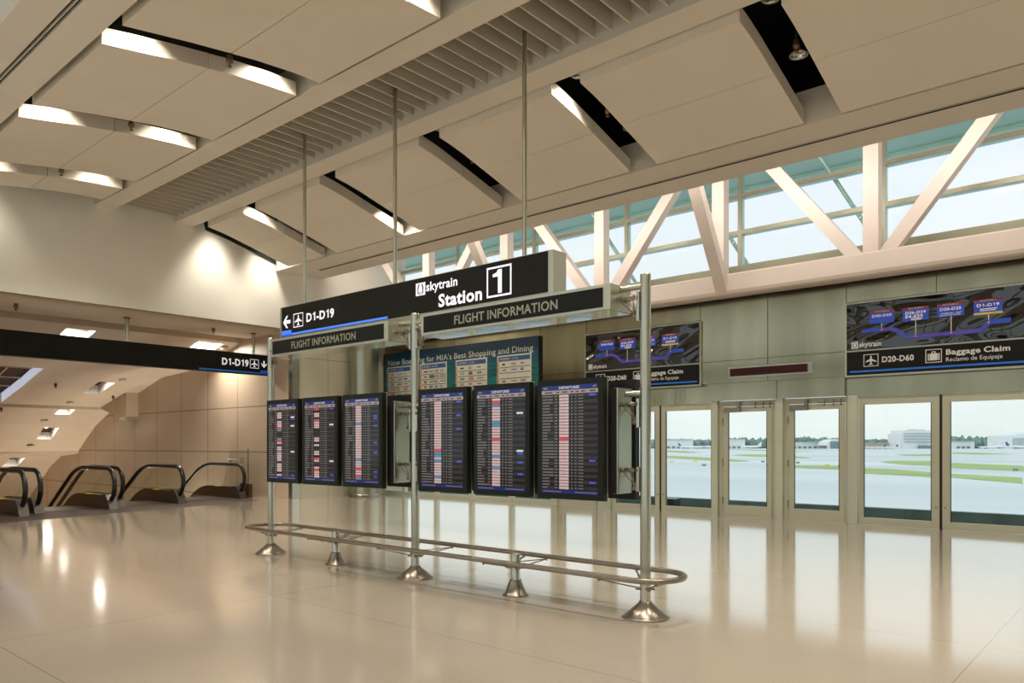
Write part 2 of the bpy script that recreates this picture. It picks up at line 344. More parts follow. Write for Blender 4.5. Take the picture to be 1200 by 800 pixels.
b = MB(); b.box(XW, 9, 13.65, 17.1, 8.15, 8.4, 'white_paint'); b.box(XW, 9, -3, 3.03, 8.3, 8.5, 'white_paint'); struct(b.build('trim_6'), 'white ceiling strip over the truss')
def diffuser(y, z, x0, lab):
    t = thing('slot_diffuser', (x0, y, z), lab, 'air diffuser', None)
    q = MB(); q.box(x0, 9, y-.06, y+.06, z+.05, z+.07, 'black_void'); q.box(x0, 9, y-.06, y-.054, z+.004, z+.05, 'black_void'); q.box(x0, 9, y+.054, y+.06, z+.004, z+.05, 'black_void'); q.build('housing', t)
    q = MB(); q.box(x0, 9, y-.008, y+.008, z+.004, z+.05, 'slat_paint'); q.build('centre_bar', t)
diffuser(12.91, 6.7, -18.7, 'long black slot diffuser in the soffit beside the high windows')
diffuser(3.49, 7.05, XW, 'long black slot diffuser in the soffit at the upper left')

# suspended panels
RB = [(9.66,7.30),(10.0,7.24),(10.33,7.165),(10.9,7.01),(11.44,6.86),(12.04,6.69)]
LB = [(7.10,7.40),(6.6,7.385),(6.0,7.335),(5.5,7.27),(5.0,7.20),(4.5,7.12),(4.08,7.05)]
def panel(side, x0, x1, label):
    P = RB if side == 'r' else LB
    t = thing('ceiling_panel', (x1, P[0][0], P[0][1]), label, 'ceiling panel', 'curved ceiling panels')
    for (p0, p1), nm in ((( (x0), x1), 'panel'),):
        pass
    th = .23; ys = [p[0] for p in P]; mid = (ys[0]+ys[-1])/2
    def zat(y):
        for (a, c), (d, e2) in zip(P, P[1:]):
            if min(a, d) <= y <= max(a, d): return c+(e2-c)*(y-a)/(d-a)
    A = [p for p in P if (p[0]-mid)*(ys[0]-mid) > 0 and abs(p[0]-mid) > .05]; B = [p for p in P if (p[0]-mid)*(ys[-1]-mid) > 0 and abs(p[0]-mid) > .05]
    g = .006*(1 if ys[0] > mid else -1)
    for H in (A+[(mid+g, zat(mid))], [(mid-g, zat(mid))]+B):
        q = MB(); q.prism(H+[(y, z+th) for y, z in H[::-1]], 'x', x0, x1, 'cloud_paint'); q.build('board', t)
    return t
ordr = ['nearest', 'second', 'third', 'fourth', 'fifth', 'sixth', 'seventh']
rx = [(-3.78+3.2*k, -1.15+3.2*k) for k in (3, 2, 1, 0, -1, -2, -3, -4)]+[(-18.9, -17.15)]
rl = ['curved ceiling panel over the right end of the hall, farthest from the back wall', 'curved window side ceiling panel beyond the right edge of the picture',
      'curved ceiling panel leaving the picture at the upper right edge', 'large curved ceiling panel at the upper right, right of the black slot with two downlight cans',
      'curved window side ceiling panel between the two widest black slots', 'curved window side ceiling panel crossed by the rightmost hanging sign pole',
      'curved window side ceiling panel just right of the middle hanging sign pole', 'curved window side ceiling panel just right of the leftmost hanging sign pole', 'narrow curved ceiling panel nearest the back wall on the window side']
for (a, c), l in zip(rx, rl):
    if a > 8: continue
    panel('r', a, min(c, 8.8), l)
lf = [-10.92+3.46*k for k in (5, 4, 3, 2, 1, 0, -1, -2)]
ll = ['curved near side ceiling panel over the far right of the hall', 'curved near side ceiling panel right of the viewpoint', 'curved near side ceiling panel above the viewpoint', 'curved near side ceiling panel just above the top of the picture',
      'curved ceiling panel cut by the top picture edge, left of the louvres', 'large curved ceiling panel with a brightly lit end face at the upper left', 'curved ceiling panel at the left, second from the back wall', 'narrow curved ceiling panel at the left touching the back wall']
for x1, l in zip(lf, ll):
    panel('l', max(x1-2.79, -18.97), min(x1, 8.8), l)

b = MB(); cv = [(y*1.035, 1.6+(z-1.6)*1.04-.09) for y, z in RB]; b.prism(cv+[(12.1, 8.6), (9.7, 8.6)], 'x', XW, XW+.02, 'black_void'); struct(b.build('trim_21'), 'black strip painting the dark gap between wall and ceiling panels')  # dark strip painted on the wall where only a shaded gap shows
# louvre slats
b = MB()
for i in range(94):
    x = 8.6-.305*i
    b.box(x-.014, x+.014, 7.65, 9.13, 7.56, 7.84, 'slat_paint')
b.box(XW, 9, 7.651, 7.67, 7.9, 8.0, 'slat_paint'); b.box(XW, 9, 9.11, 9.129, 7.9, 8.0, 'slat_paint')
tag(b.build('ceiling_louver', origin=(-8, 8.4, 7.56)), 'strip of thin beige louvre slats between the two ceiling beams', 'ceiling louver')

# =================================================================== CLERESTORY AND TRUSS
YC = 16.9
mx_ = [-4.475+3.13*k for k in (4, 3, 2, 1, 0, -1, -2, -3, -4)]
xs = [9]+mx_+[XW]
t = sroot('window_2', (-8, YC, 5.65), 'high window band above the platform wall')
b = MB()
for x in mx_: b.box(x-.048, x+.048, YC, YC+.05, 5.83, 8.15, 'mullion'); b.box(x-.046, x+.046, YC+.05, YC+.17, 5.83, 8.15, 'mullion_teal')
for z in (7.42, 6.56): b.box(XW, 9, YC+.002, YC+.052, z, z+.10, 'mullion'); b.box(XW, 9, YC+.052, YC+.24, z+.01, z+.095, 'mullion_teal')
b.box(XW, 9, YC-.02, YC+.12, 5.62, 5.83, 'mullion')
b.build('window_frame', t)
for a, c in zip(xs, xs[1:]):
    if a-c < .3: continue
    q = MB(); q.box(c+.048, a-.048, YC+.10, YC+.112, 5.83, 8.15, 'window_glass'); q.build('glass_pane', t)
b = MB(); b.box(-24, 12, YC+.3, 18.55, 8.17, 8.3, 'canopy'); b.box(-24, 12, 18.4, 18.55, 8.10, 8.35, 'canopy')
t = tag(b.build('roof_canopy', origin=(-8, 18, 8.17)), 'roof overhang, teal for shade and glass tint, seen through the top of the high windows', 'roof overhang')
for i, x in enumerate((-8.8, -5.8, -12)):
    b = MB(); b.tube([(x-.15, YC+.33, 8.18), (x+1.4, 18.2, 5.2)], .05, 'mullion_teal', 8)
    tag(b.build('outside_strut', origin=(x, 17.4, 6)), ['thin slanting strut outside the high window behind the near diagonals', 'thin slanting strut outside the high window near the right vertical', 'thin slanting strut outside the high window behind the left truss'][i], 'strut')
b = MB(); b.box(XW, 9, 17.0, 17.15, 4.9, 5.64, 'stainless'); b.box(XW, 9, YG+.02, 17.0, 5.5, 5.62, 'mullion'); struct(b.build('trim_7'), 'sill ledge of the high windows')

YT = 15.6
t = thing('steel_truss', (-8, YT, 4.9), 'cream painted steel truss with diagonals in front of the high windows', 'truss')
def rbar(b, p, q, wx, d, m):
    """rectangular bar between p and q (both (x,z)) with width across and depth d along Y from YT"""
    v = Vector((q[0]-p[0], q[1]-p[1])).normalized(); n = Vector((-v.y, v.x))*wx/2
    b.prism([(p[0]+n.x, p[1]+n.y), (q[0]+n.x, q[1]+n.y), (q[0]-n.x, q[1]-n.y), (p[0]-n.x, p[1]-n.y)], 'y', YT, YT+d, m)
q = MB(); q.prism([(15.57,4.99),(15.6,4.93),(15.66,4.9),(15.95,4.9),(16.0,4.95),(16.0,5.32),(15.95,5.37),(15.62,5.37),(15.57,5.33)], 'x', XW+.03, 8.97, 'truss_paint'); q.build('bottom_chord', t)
tv = [-4.36+3.17*k for k in (3, 2, 1, 0, -1, -2, -3, -4)]
for x in tv:
    q = MB(); q.box(x-.14, x+.14, YT, YT+.26, 5.36, 8.15, 'truss_paint'); q.build('vertical_post', t)
for x in (-4.36, -10.7, -17.04, 1.98):
    for s in (1, -1):
        q = MB(); rbar(q, (x+s*.28, 5.3), (x+s*2.48, 8.13), .25, .24, 'truss_paint'); q.build('diagonal_brace', t)
for x in (-7.4, -13.8, -1.0):
    q = MB(); v = Vector((1.15, -2.25)).normalized(); n = Vector((v.y, -v.x))*.1
    p0, p1 = (14.15, 7.2), (15.62, 4.98)
    q.prism([(p0[0]+n.x, p0[1]+n.y), (p1[0]+n.x, p1[1]+n.y), (p1[0]-n.x, p1[1]-n.y), (p0[0]-n.x, p0[1]-n.y)], 'x', x-.13, x+.13, 'truss_paint'); q.build('knee_brace', t)

# =================================================================== PLATFORM WALL
b = MB()
def wp(x0, x1, z0, z1, y=YG):          # one stainless sheet with a small shadow joint around it
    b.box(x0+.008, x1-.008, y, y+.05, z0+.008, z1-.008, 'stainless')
joints = [9, 6.0, 3.0, -1.70, -4.99, -6.64, -8.25, -11.5, -13.05]
for a, c in zip(joints, joints[1:]):
    if (a, c) in ((-1.70, -4.99), (-8.25, -11.5)):
        m_ = (a+c)/2; wp(c, m_, 4.52, 4.92); wp(m_, a, 4.52, 4.92); continue
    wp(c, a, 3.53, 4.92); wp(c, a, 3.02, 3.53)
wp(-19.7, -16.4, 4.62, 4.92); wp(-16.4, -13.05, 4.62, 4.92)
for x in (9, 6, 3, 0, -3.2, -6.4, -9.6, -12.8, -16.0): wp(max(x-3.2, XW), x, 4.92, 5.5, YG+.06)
b.box(XW, 9, YG+.05, YG+.12, 2.95, 5.5, 'dark_steel')
b.build('wall_panels') if False else None
struct(b.build('wall_platform'), 'brushed stainless steel wall above the platform doors')
# header fascias
b = MB()
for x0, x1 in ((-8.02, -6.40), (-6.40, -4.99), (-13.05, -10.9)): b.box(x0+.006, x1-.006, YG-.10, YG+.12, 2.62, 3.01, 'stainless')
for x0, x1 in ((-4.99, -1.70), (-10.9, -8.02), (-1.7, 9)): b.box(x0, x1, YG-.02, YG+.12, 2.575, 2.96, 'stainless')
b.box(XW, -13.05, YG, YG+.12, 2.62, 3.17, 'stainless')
struct(b.build('trim_8'), 'stainless door header')
pst = [(-7.95,-7.80), (-6.45,-6.29), (-4.94,-4.76), (-1.76,-1.58), (-11.10,-10.93), (-12.58,-12.43), (-10.84, -10.72)]
for i, (x0, x1) in enumerate(pst):
    b = MB(); b.box(x0, x1, YG-.06, YG+.1, 0, 2.62, 'post_paint'); struct(b.build('trim_%d' % (9+i)), 'pale painted door post')

dn = [0]
def leaf(x0, x1, g0, g1, z0, z1, gz0, gz1, label, kind, y=YG, hinge=0):
    dn[0] += 1
    t = sroot('door_%d' % dn[0], ((x0+x1)/2, y, 0), label)
    q = MB()
    q.box(x0, g0, y, y+.055, z0, z1, 'stainless_door'); q.box(g1, x1, y, y+.055, z0, z1, 'stainless_door')
    q.box(g0, g1, y, y+.055, z0, gz0, 'stainless_door'); q.box(g0, g1, y, y+.055, gz1, z1, 'stainless_door')
    for a, c, d, e2 in ((g0, g0+.012, gz0, gz1), (g1-.012, g1, gz0, gz1)): q.box(a, c, y-.004, y+.02, d, e2, 'matt_black')
    q.build('door_frame', t)
    q = MB(); q.box(g0, g1, y+.02, y+.032, gz0, gz1, 'door_glass'); q.build('glass_pane', t)
    if kind == 'slide':
        hx = x1-.05 if hinge > 0 else x0+.05
        q = MB()
        q.tube([(hx, y-.012, .42), (hx, y+.002, .42)], .022, 'dark_steel', 12); q.tube([(hx, y-.014, .42), (hx, y-.012, .42)], .012, 'stainless_door', 10); q.build('lock_cylinder', t)
    else:
        q = MB(); q.box(x0-.10, x1+.08, y+.03, y+.08, z1+.01, 2.61, 'stainless_door'); q.box(x0-.11, x0-.02, y+.015, y+.08, 0, 2.61, 'stainless_door'); q.box(x1+.015, x1+.09, y+.015, y+.08, 0, 2.61, 'stainless_door'); q.build('jamb', t)
        for hz in (.35, 1.22, 2.15):
            q = MB(); q.tube([(x0-.008, y-.012, hz-.08), (x0-.008, y-.012, hz+.08)], .014, 'dark_steel', 8); q.build('hinge', t)
        q = MB(); q.box(x0+.03, x0+.42, y-.065, y, z1-.13, z1-.04, 'dark_steel'); q.box(x0+.36, x0+.42, y-.075, y-.02, z1-.04, z1+.10, 'dark_steel'); q.build('door_closer', t)
        q = MB(); q.tube([(x0+.62, y-.02, z1+.02), (x1+.03, y-.02, z1+.02)], .008, 'dark_steel', 6)
        for k in (0, .18, .33): q.box(x0+.75+k, x0+.765+k, y-.03, y, z1-.05, z1+.09, 'dark_steel')
        q.build('latch_rod', t)
        q = MB(); q.tube([(x1-.10, y-.01, 1.18), (x1-.10, y, 1.18)], .02, 'dark_steel', 10); q.build('key_switch', t)
leaf(-4.74, -3.295, -4.65, -3.43, .004, 2.58, .15, 2.43, 'left glass sliding platform door under the right station map', 'slide', hinge=1)
leaf(-3.245, -1.78, -3.11, -1.90, .004, 2.58, .15, 2.43, 'right glass sliding platform door at the picture edge', 'slide', hinge=-1)
leaf(-10.70, -9.335, -10.58, -9.46, .004, 2.58, .15, 2.43, 'left glass sliding platform door behind the tall right post', 'slide', hinge=1)
leaf(-9.285, -7.96, -9.16, -7.975, .004, 2.58, .15, 2.43, 'glass sliding platform door just right of the tall right post', 'slide', hinge=-1)
leaf(-7.68, -6.55, -7.56, -6.66, .004, 2.48, .25, 2.36, 'left hinged glass door of the middle pair', 'hinge')
leaf(-6.18, -5.03, -6.06, -5.13, .004, 2.48, .25, 2.36, 'right hinged glass door of the middle pair', 'hinge')
leaf(-12.33, -11.19, -12.2, -11.3, .004, 2.48, .25, 2.36, 'hinged glass door behind the rightmost departures screen', 'hinge')
b = MB(); b.box(-3.295, -3.245, YG+.01, YG+.05, .0, 2.58, 'rubber'); b.box(-9.335, -9.285, YG+.01, YG+.05, .0, 2.58, 'rubber'); struct(b.build('trim_20'), 'black rubber edge between sliding doors')
t = sroot('window_3', (-16, YG, 0), 'fixed glazing under the shopping board')
b = MB()
ms = [-12.58, -14.1, -15.68, -17.2, -18.7, -19.68]
for x in ms: b.box(x-.07, x+.07, YG-.05, YG+.08, 0, 2.62, 'post_paint')
b.box(XW, -12.58, YG-.03, YG+.06, 0, .12, 'post_paint'); b.box(XW, -12.58, YG-.03, YG+.06, 2.5, 2.62, 'post_paint'); b.build('window_frame', t)
for a, c in zip(ms, ms[1:]):
    q = MB(); q.box(c+.07, a-.07, YG+.01, YG+.022, .12, 2.5, 'door_glass'); q.build('glass_pane', t)
t = sroot('window_4', (3, YG, 0), 'fixed glazing right of the doors')
b = MB(); ms = [8.9, 7.2, 5.5, 3.8, 2.1, .3, -1.5]
for x in ms: b.box(x-.07, x+.07, YG-.05, YG+.08, 0, 2.62, 'post_paint')
b.box(-1.58, 9, YG-.03, YG+.06, 0, .12, 'post_paint'); b.box(-1.58, 9, YG-.03, YG+.06, 2.5, 2.62, 'post_paint'); b.build('window_frame', t)
for a, c in zip(ms, ms[1:]):
    q = MB(); q.box(c+.07, a-.07, YG+.01, YG+.022, .12, 2.5, 'door_glass'); q.build('glass_pane', t)

# round column
t = thing('column', (-19.2, 14.95, 0), 'round stainless clad column beside the shopping board', 'column')
q = MB(); q.lathe([(.46,.0),(.46,5.3)], (-19.2, 14.95), 'cabinet_steel', 40); q.build('shaft', t)
q = MB(); q.lathe([(.47,0),(.47,.1),(.46,.1)], (-19.2, 14.95), 'dark_steel', 40); q.build('base_ring', t)
q = MB(); q.lathe([(.46,5.3),(.5,5.34),(.5,5.44),(0,5.44)], (-19.2, 14.95), 'dark_steel', 40); q.build('cap', t)

# LED message display
t = thing('message_display', (-6.63, YG-.05, 3.25), 'narrow dark red message display on the stainless wall above the hinged doors', 'message display')
q = MB(); q.box(-7.56, -5.66, YG-.03, YG, 3.13, 3.37, 'polished_steel'); q.build('backplate', t)
q = MB(); q.box(-7.49, -5.77, YG-.06, YG-.03, 3.165, 3.335, 'led_red'); q.build('display_window', t)

# station map signs
def map_sign(x0):
    t = thing('station_map_sign', (x0, YG-.06, 3.02), 'black station map sign above the two sliding doors at the right picture edge', 'sign', None)
    Y0 = YG-.08; X = lambda v: v+4.96+x0           # v: position read on the right-hand sign
    q = MB(); q.box(x0-.035, x0+3.255, Y0+.02, YG-.002, 2.99, 4.505, 'sign_frame'); q.build('frame', t)
    q = MB(); q.box(x0, x0+3.22, Y0, Y0+.02, 3.53, 4.47, 'sign_gloss'); mp_ = q.build('map_panel', t)
    q = MB(); q.box(x0, x0+3.22, Y0, Y0+.02, 3.03, 3.50, 'sign_black'); lo = q.build('direction_panel', t)
    f1, f2, f3 = face_y(Y0-.003), face_y(Y0-.005), face_y(Y0-.007)
    q = MB()
    top = [(-4.666,3.94),(-4.12,3.94),(-3.99,3.89),(-3.84,3.765),(-3.76,3.745),(-2.66,3.755),(-2.60,3.78),(-2.47,3.90),(-2.133,3.905)]
    bot = [(-4.666,3.865),(-4.15,3.865),(-4.04,3.82),(-3.88,3.685),(-3.80,3.665),(-2.62,3.675),(-2.56,3.70),(-2.44,3.815),(-2.133,3.815)]
    for i in range(8): q.sheet(*f1, [(X(bot[i][0]),bot[i][1]),(X(bot[i+1][0]),bot[i+1][1]),(X(top[i+1][0]),top[i+1][1]),(X(top[i][0]),top[i][1])], 'map_blue')
    mid = [((a[0]+c[0])/2, (a[1]+c[1])/2) for a, c in zip(top, bot)]; mid[0] = (-4.29, 3.902); mid[-1] = (-2.48, 3.85); mid[-2] = (-2.50, 3.835)
    for (a, c), (d, e2) in zip(mid, mid[1:]): q.sheet(*f2, [(X(a),c-.007),(X(d),e2-.007),(X(d),e2+.007),(X(a),c+.007)], 'map_red')
    q.build('route_line', mp_)
    q = MB()
    bs = [(-4.521,-4.065,4.03,4.29,['D40-D60'],-4.294,3.90),(-3.916,-3.459,4.015,4.28,['D26-D39','E4-E39'],-3.686,3.715),(-3.319,-2.867,4.03,4.28,['D20-D25'],-3.082,3.72),(-2.716,-2.263,4.00,4.28,['D1-D19'],-2.479,3.85)]
    for i, (a, c, z0, z1, tx, dx, dz) in enumerate(bs):
        q.rect(f1, X(dx)-.006, X(dx)+.006, dz, z0, 'letter_plain')
        q.rect(f1, X(a), X(c), z0, z1-.045, 'map_blue'); q.rect(f1, X(a), X(c), z1-.045, z1, 'map_red')
        q.text(f2, 'STATION %d' % (4-i), X(a)+.10, X(c)-.10, z1-.038, z1-.010, 'letter_plain', .02)
        zt = z1-.075
        for k, tt in enumerate(tx): q.text(f2, tt, X(a)+.05, X(c)-.05-.05*k, zt-.058-.07*k, zt-.005-.07*k, 'letter_plain', .03)
        if i == 2: q.text(f2, 'TERMINAL / EXIT', X(a)+.06, X(c)-.04, z0+.052, z0+.075, 'letter_plain', .01); q.text(f2, 'BAGGAGE CLAIM', X(a)+.05, X(c)-.06, z0+.018, z0+.041, 'letter_plain', .01)
        if i == 1: q.rect(f2, X(a)+.15, X(c)-.1, z0+.035, z0+.05, 'letter_plain'); q.rect(f2, X(a)+.15, X(c)-.13, z0+.012, z0+.026, 'letter_plain')
        if i == 3:
            q.rect(f2, X(a)+.10, X(c)-.08, z0+.095, z0+.112, 'letter_plain'); q.rect(f2, X(a)+.10, X(c)-.10, z0+.066, z0+.082, 'letter_plain'); q.rect(f2, X(a), X(c), z0, z0+.04, 'map_yellow')
        pts = [(X(dx)+.024*math.cos(k*.785), dz+.024*math.sin(k*.785)) for k in range(8)]; q.sheet(*f3, pts, 'map_red')
        pts = [(X(dx)+.011*math.cos(k*.785), dz+.011*math.sin(k*.785)) for k in range(8)]; q.sheet(*face_y(Y0-.009), pts, 'letter_plain')
    q.build('station_box', mp_)
    q = MB(); picto_train(q, f1, f2, X(-4.865), X(-4.74), 3.565, 3.70, 'letter_plain', 'sign_black'); q.text(f1, 'skytrain', X(-4.715), X(-4.306), 3.59, 3.685, 'letter_plain', .015); q.build('logo', mp_)
    q = MB(); picto_plane(q, f1, X(-4.634), X(-4.355), 3.185, 3.432, 'letter_plain'); q.build('pictogram', lo)
    q = MB(); picto_case(q, f1, X(-3.516), X(-3.236), 3.18, 3.438, 'letter_plain'); q.build('pictogram', lo)
    for a in (('D20-D60', X(-4.288), X(-3.716), 3.255, 3.365, 'letter_plain', .03), ('Baggage Claim', X(-3.167), X(-2.146), 3.315, 3.415, 'letter_plain', .03), ('Reclamo de Equipaje', X(-3.167), X(-2.263), 3.185, 3.262, 'letter_plain', .004)):
        q = MB(); q.text(f1, *a); q.build('lettering', lo)
    q = MB(); q.rect(f1, X(-4.90), x0+3.18, 3.078, 3.115, 'stripe_flat'); q.build('blue_stripe', lo)
    return t
ms1 = map_sign(-4.96)
copy_tree(ms1, (-11.47, YG-.06, 3.02), 'black station map sign partly hidden behind the tall right post')

# shopping board
t = thing('shopping_board', (-16.4, YG-.08, 3.17), 'teal shopping and dining board with four white store lists behind the displays', 'sign board')
Y0 = YG-.10
q = MB(); q.box(-19.66, -13.03, Y0+.02, YG-.005, 3.18, 4.62, 'matt_black'); q.box(-19.6, -13.04, Y0, Y0+.02, 3.18, 4.60, 'board_water'); q.build('board', t)
f1, f2, f3 = face_y(Y0-.003), face_y(Y0-.006), face_y(Y0-.009)
q = MB(); q.text(f1, "Now Boarding for MIA's Best Shopping and Dining", -19.4, -13.22, 4.225, 4.395, 'letter_plain', .006); q.build('title', t)
rs = random.Random(3)
cols_ = ['board_red', 'board_green', 'board_grey', 'board_orange', 'board_grey', 'sign_black', 'board_navy']
for i, (a, c) in enumerate(((-19.45, -18.25), (-17.85, -16.63), (-16.25, -14.95), (-14.56, -13.28))):
    q = MB(); q.rect(f1, a, c, 3.24, 4.17, 'board_cream'); q.rect(f2, a+.05, c-.05, 4.0, 4.13, 'board_navy')
    q.text(f3, 'STATION %d' % (i+1), a+.10, a+.50, 4.035, 4.095, 'board_cream', .02); q.text(f3, 'GATES', a+.56, a+.80, 4.035, 4.09, 'board_cream', -.005)
    for r in range(5):
        z = 3.83-.16*r
        if r < 5: q.rect(f2, a+.08, c-.05, z-.015, z+.004, 'board_navy')
        q.rect(f2, a+.015, a+.06, z+.01, z+.15, 'board_orange' if r % 2 == 0 else 'board_red')
        n = 3 if i != 1 else 4
        for k in range(n):
            if i == 3 and r == 2: continue
            w_ = rs.uniform(.10, .24); x = a+.2+k*(c-a-.25)/n; h_ = rs.uniform(.02, .09); q.rect(f2, x, x+w_, z+.08-h_/2, z+.08+h_/2, rs.choice(cols_))
            if h_ > .05: q.rect(f3, x+.02, x+w_-.02, z+.075, z+.09, 'board_cream')
    o = q.build('store_list', t)

# =================================================================== DISPLAY STAND
PX = (-10.08, -6.88, -3.68); PY = 6.13
stand = thing('flight_information_stand', (-6.88, PY, 0), 'stainless flight information stand with three tall posts, screens and a low oval guard rail', 'display stand')
def cone(b, x, y, R, r, h, m): b.lathe([(R,0),(R,.012),(R-.02,.02),(r+.006,h),(r+.006,h+.012),(r,h+.012)], (x, y), m, 36)
for x in PX:
    q = MB(); q.lathe([(.05,0),(.05,3.19),(.047,3.2),(0,3.2)], (x, PY), 'brushed_tube', 24); p = q.build('post', stand)
    q = MB(); cone(q, x, PY, .222, .055, .14, 'dark_steel'); q.build('base_cone', p)
for x in (-8.48, -5.28):
    q = MB(); q.lathe([(.05,0),(.05,.44),(.046,.445),(0,.445)], (x, PY), 'brushed_tube', 20); p = q.build('short_post', stand)
    q = MB(); cone(q, x, PY, .14, .058, .155, 'dark_steel'); q.build('base_cone', p)
RZ = .395; RR = .33; path = []
for k in range(13): a = -math.pi/2+math.pi*k/12; path.append((-3.65+RR*math.cos(a), PY+RR*math.sin(a), RZ))
for k in range(13): a = math.pi/2+math.pi*k/12; path.append((-10.11+RR*math.cos(a), PY+RR*math.sin(a), RZ))
q = MB(); q.tube(path, .027, 'dark_steel', 14, closed=True); rail = q.build('guard_rail', stand)
for x in PX+(-8.48, -5.28):
    q = MB()
    zb = .27 if x in PX else .30
    for sx in (-1, 1):
        for sy in (-1, 1):
            tx = x+sx*(.30 if x in PX else .16)
            if x == PX[0] and sx < 0: tx, ty = x-.24, PY+sy*.2
            elif x == PX[2] and sx > 0: tx, ty = x+.24, PY+sy*.2
            else: ty = PY+sy*RR
            q.tube([(x+sx*.045, PY+sy*.02, zb), (tx, ty, RZ-.03)], .007, 'dark_steel', 6)
            q.tube([(x+sx*.03, PY+sy*.03, zb), (x+sx*.075, PY+sy*.045, zb)], .016, 'dark_steel', 8)
            q.tube([(tx, ty, RZ-.045), (tx, ty, RZ)], .013, 'dark_steel', 8)
        if x not in PX or True: q.tube([(x+sx*.03, PY, zb+.06), (x+sx*(.30 if x in PX else .16), PY+(0 if (x == PX[0] and sx < 0) or (x == PX[2] and sx > 0) else RR), RZ-.03)], .006, 'dark_steel', 6)
    q.build('rail_strut', rail)
def spider(x, z, s, bx):
    """tube arm with a triangle of thin rods below it, from the post at x towards the box end at bx"""
    q = MB(); q.tube([(x, PY, z), (bx, PY, z)], .03, 'brushed_tube', 12)
    zz = z-.10
    for y in (PY-.06, PY+.06):
        q.tube([(bx-s*.005, y, zz), (x+s*.10, y, zz)], .007, 'dark_steel', 6); q.tube([(bx, y, zz), (x+s*.10, PY, zz-.17)], .006, 'dark_steel', 6); q.tube([(x+s*.10, y, zz), (x+s*.12, PY, zz-.17)], .006, 'dark_steel', 6)
        for c in ((bx-s*.02, y, zz), (x+s*.10, y, zz)): q.tube([(c[0]-.018, c[1], c[2]), (c[0]+.018, c[1], c[2])], .02, 'dark_steel', 8)
    q.tube([(x+s*.085, PY, zz-.17), (x+s*.135, PY, zz-.17)], .022, 'dark_steel', 8)
    q.box(x+s*.045, x+s*.075, PY-.04, PY+.04, z-.32, z-.05, 'brushed_tube')
    q.build('bracket', stand)
SB = ((-9.79, -7.17), (-6.58, -3.95))
for i, (x0, x1) in enumerate(SB):
    q = MB(); q.box(x0, x1, 5.95, 6.31, 2.885, 3.125, 'sign_frame'); q.box(x0+.01, x1-.01, 5.955, 6.305, 2.875, 2.886, 'polished_steel'); sg = q.build('sign_box', stand)
    q = MB(); q.box(x0+.05, x1-.085, 5.944, 5.95, 2.91, 3.095, 'sign_black'); fc = q.build('sign_face', sg)
    a = (-9.25, -7.80) if i == 0 else (-6.02, -4.567)
    q = MB(); q.text(face_y(5.941), 'FLIGHT INFORMATION', a[0], a[1], 2.955, 3.05, 'letter_dim', .022); q.build('lettering', sg)
CB = ((-9.76, -7.11), (-6.58, -3.90))
for x0, x1 in CB:
    q = MB(); q.box(x0+.012, x1-.012, 5.998, 6.28, 1.15, 2.14, 'matt_black'); q.box(x0-.02, x1+.02, 6.28, 6.35, 1.08, 2.24, 'matt_black'); cb = q.build('cabinet', stand)
    for xe, s in ((x0, -1), (x1, 1)):
        arc = [(xe-s*.012, 6.0), (xe-s*.003, 6.004), (xe, 6.014), (xe, 6.24), (xe-s*.012, 6.268), (xe-s*.04, 6.28)]
        q = MB(); q.prism(arc+[(xe-s*.05, 6.28), (xe-s*.05, 6.002)], 'z', 1.145, 2.145, 'cabinet_steel'); q.build('end_panel', cb)
for x, s, i in ((PX[0], 1, 0), (PX[1], -1, 0), (PX[1], 1, 1), (PX[2], -1, 1)):
    spider(x, 3.09, s, SB[i][0 if s > 0 else 1]); spider(x, 2.09, s, CB[i][0 if s > 0 else 1]); 
    xb = CB[i][0 if s > 0 else 1]; q = MB(); zz = 1.37
    for y in (PY-.06, PY+.06):
        q.tube([(xb, y, zz), (x+s*.10, y, zz)], .009, 'dark_steel', 6); q.tube([(xb, y, zz), (x+s*.10, PY, zz-.17)], .006, 'dark_steel', 6); q.tube([(x+s*.10, y, zz), (x+s*.12, PY, zz-.17)], .006, 'dark_steel', 6)
        for c in ((xb-s*.02, y, zz), (x+s*.10, y, zz)): q.tube([(c[0]-.018, c[1], c[2]), (c[0]+.018, c[1], c[2])], .02, 'dark_steel', 8)
    q.tube([(x+s*.085, PY, zz-.17), (x+s*.135, PY, zz-.17)], .022, 'dark_steel', 8); q.box(x+s*.045, x+s*.075, PY-.04, PY+.04, zz-.20, zz+.03, 'brushed_tube'); q.build('bracket', stand)

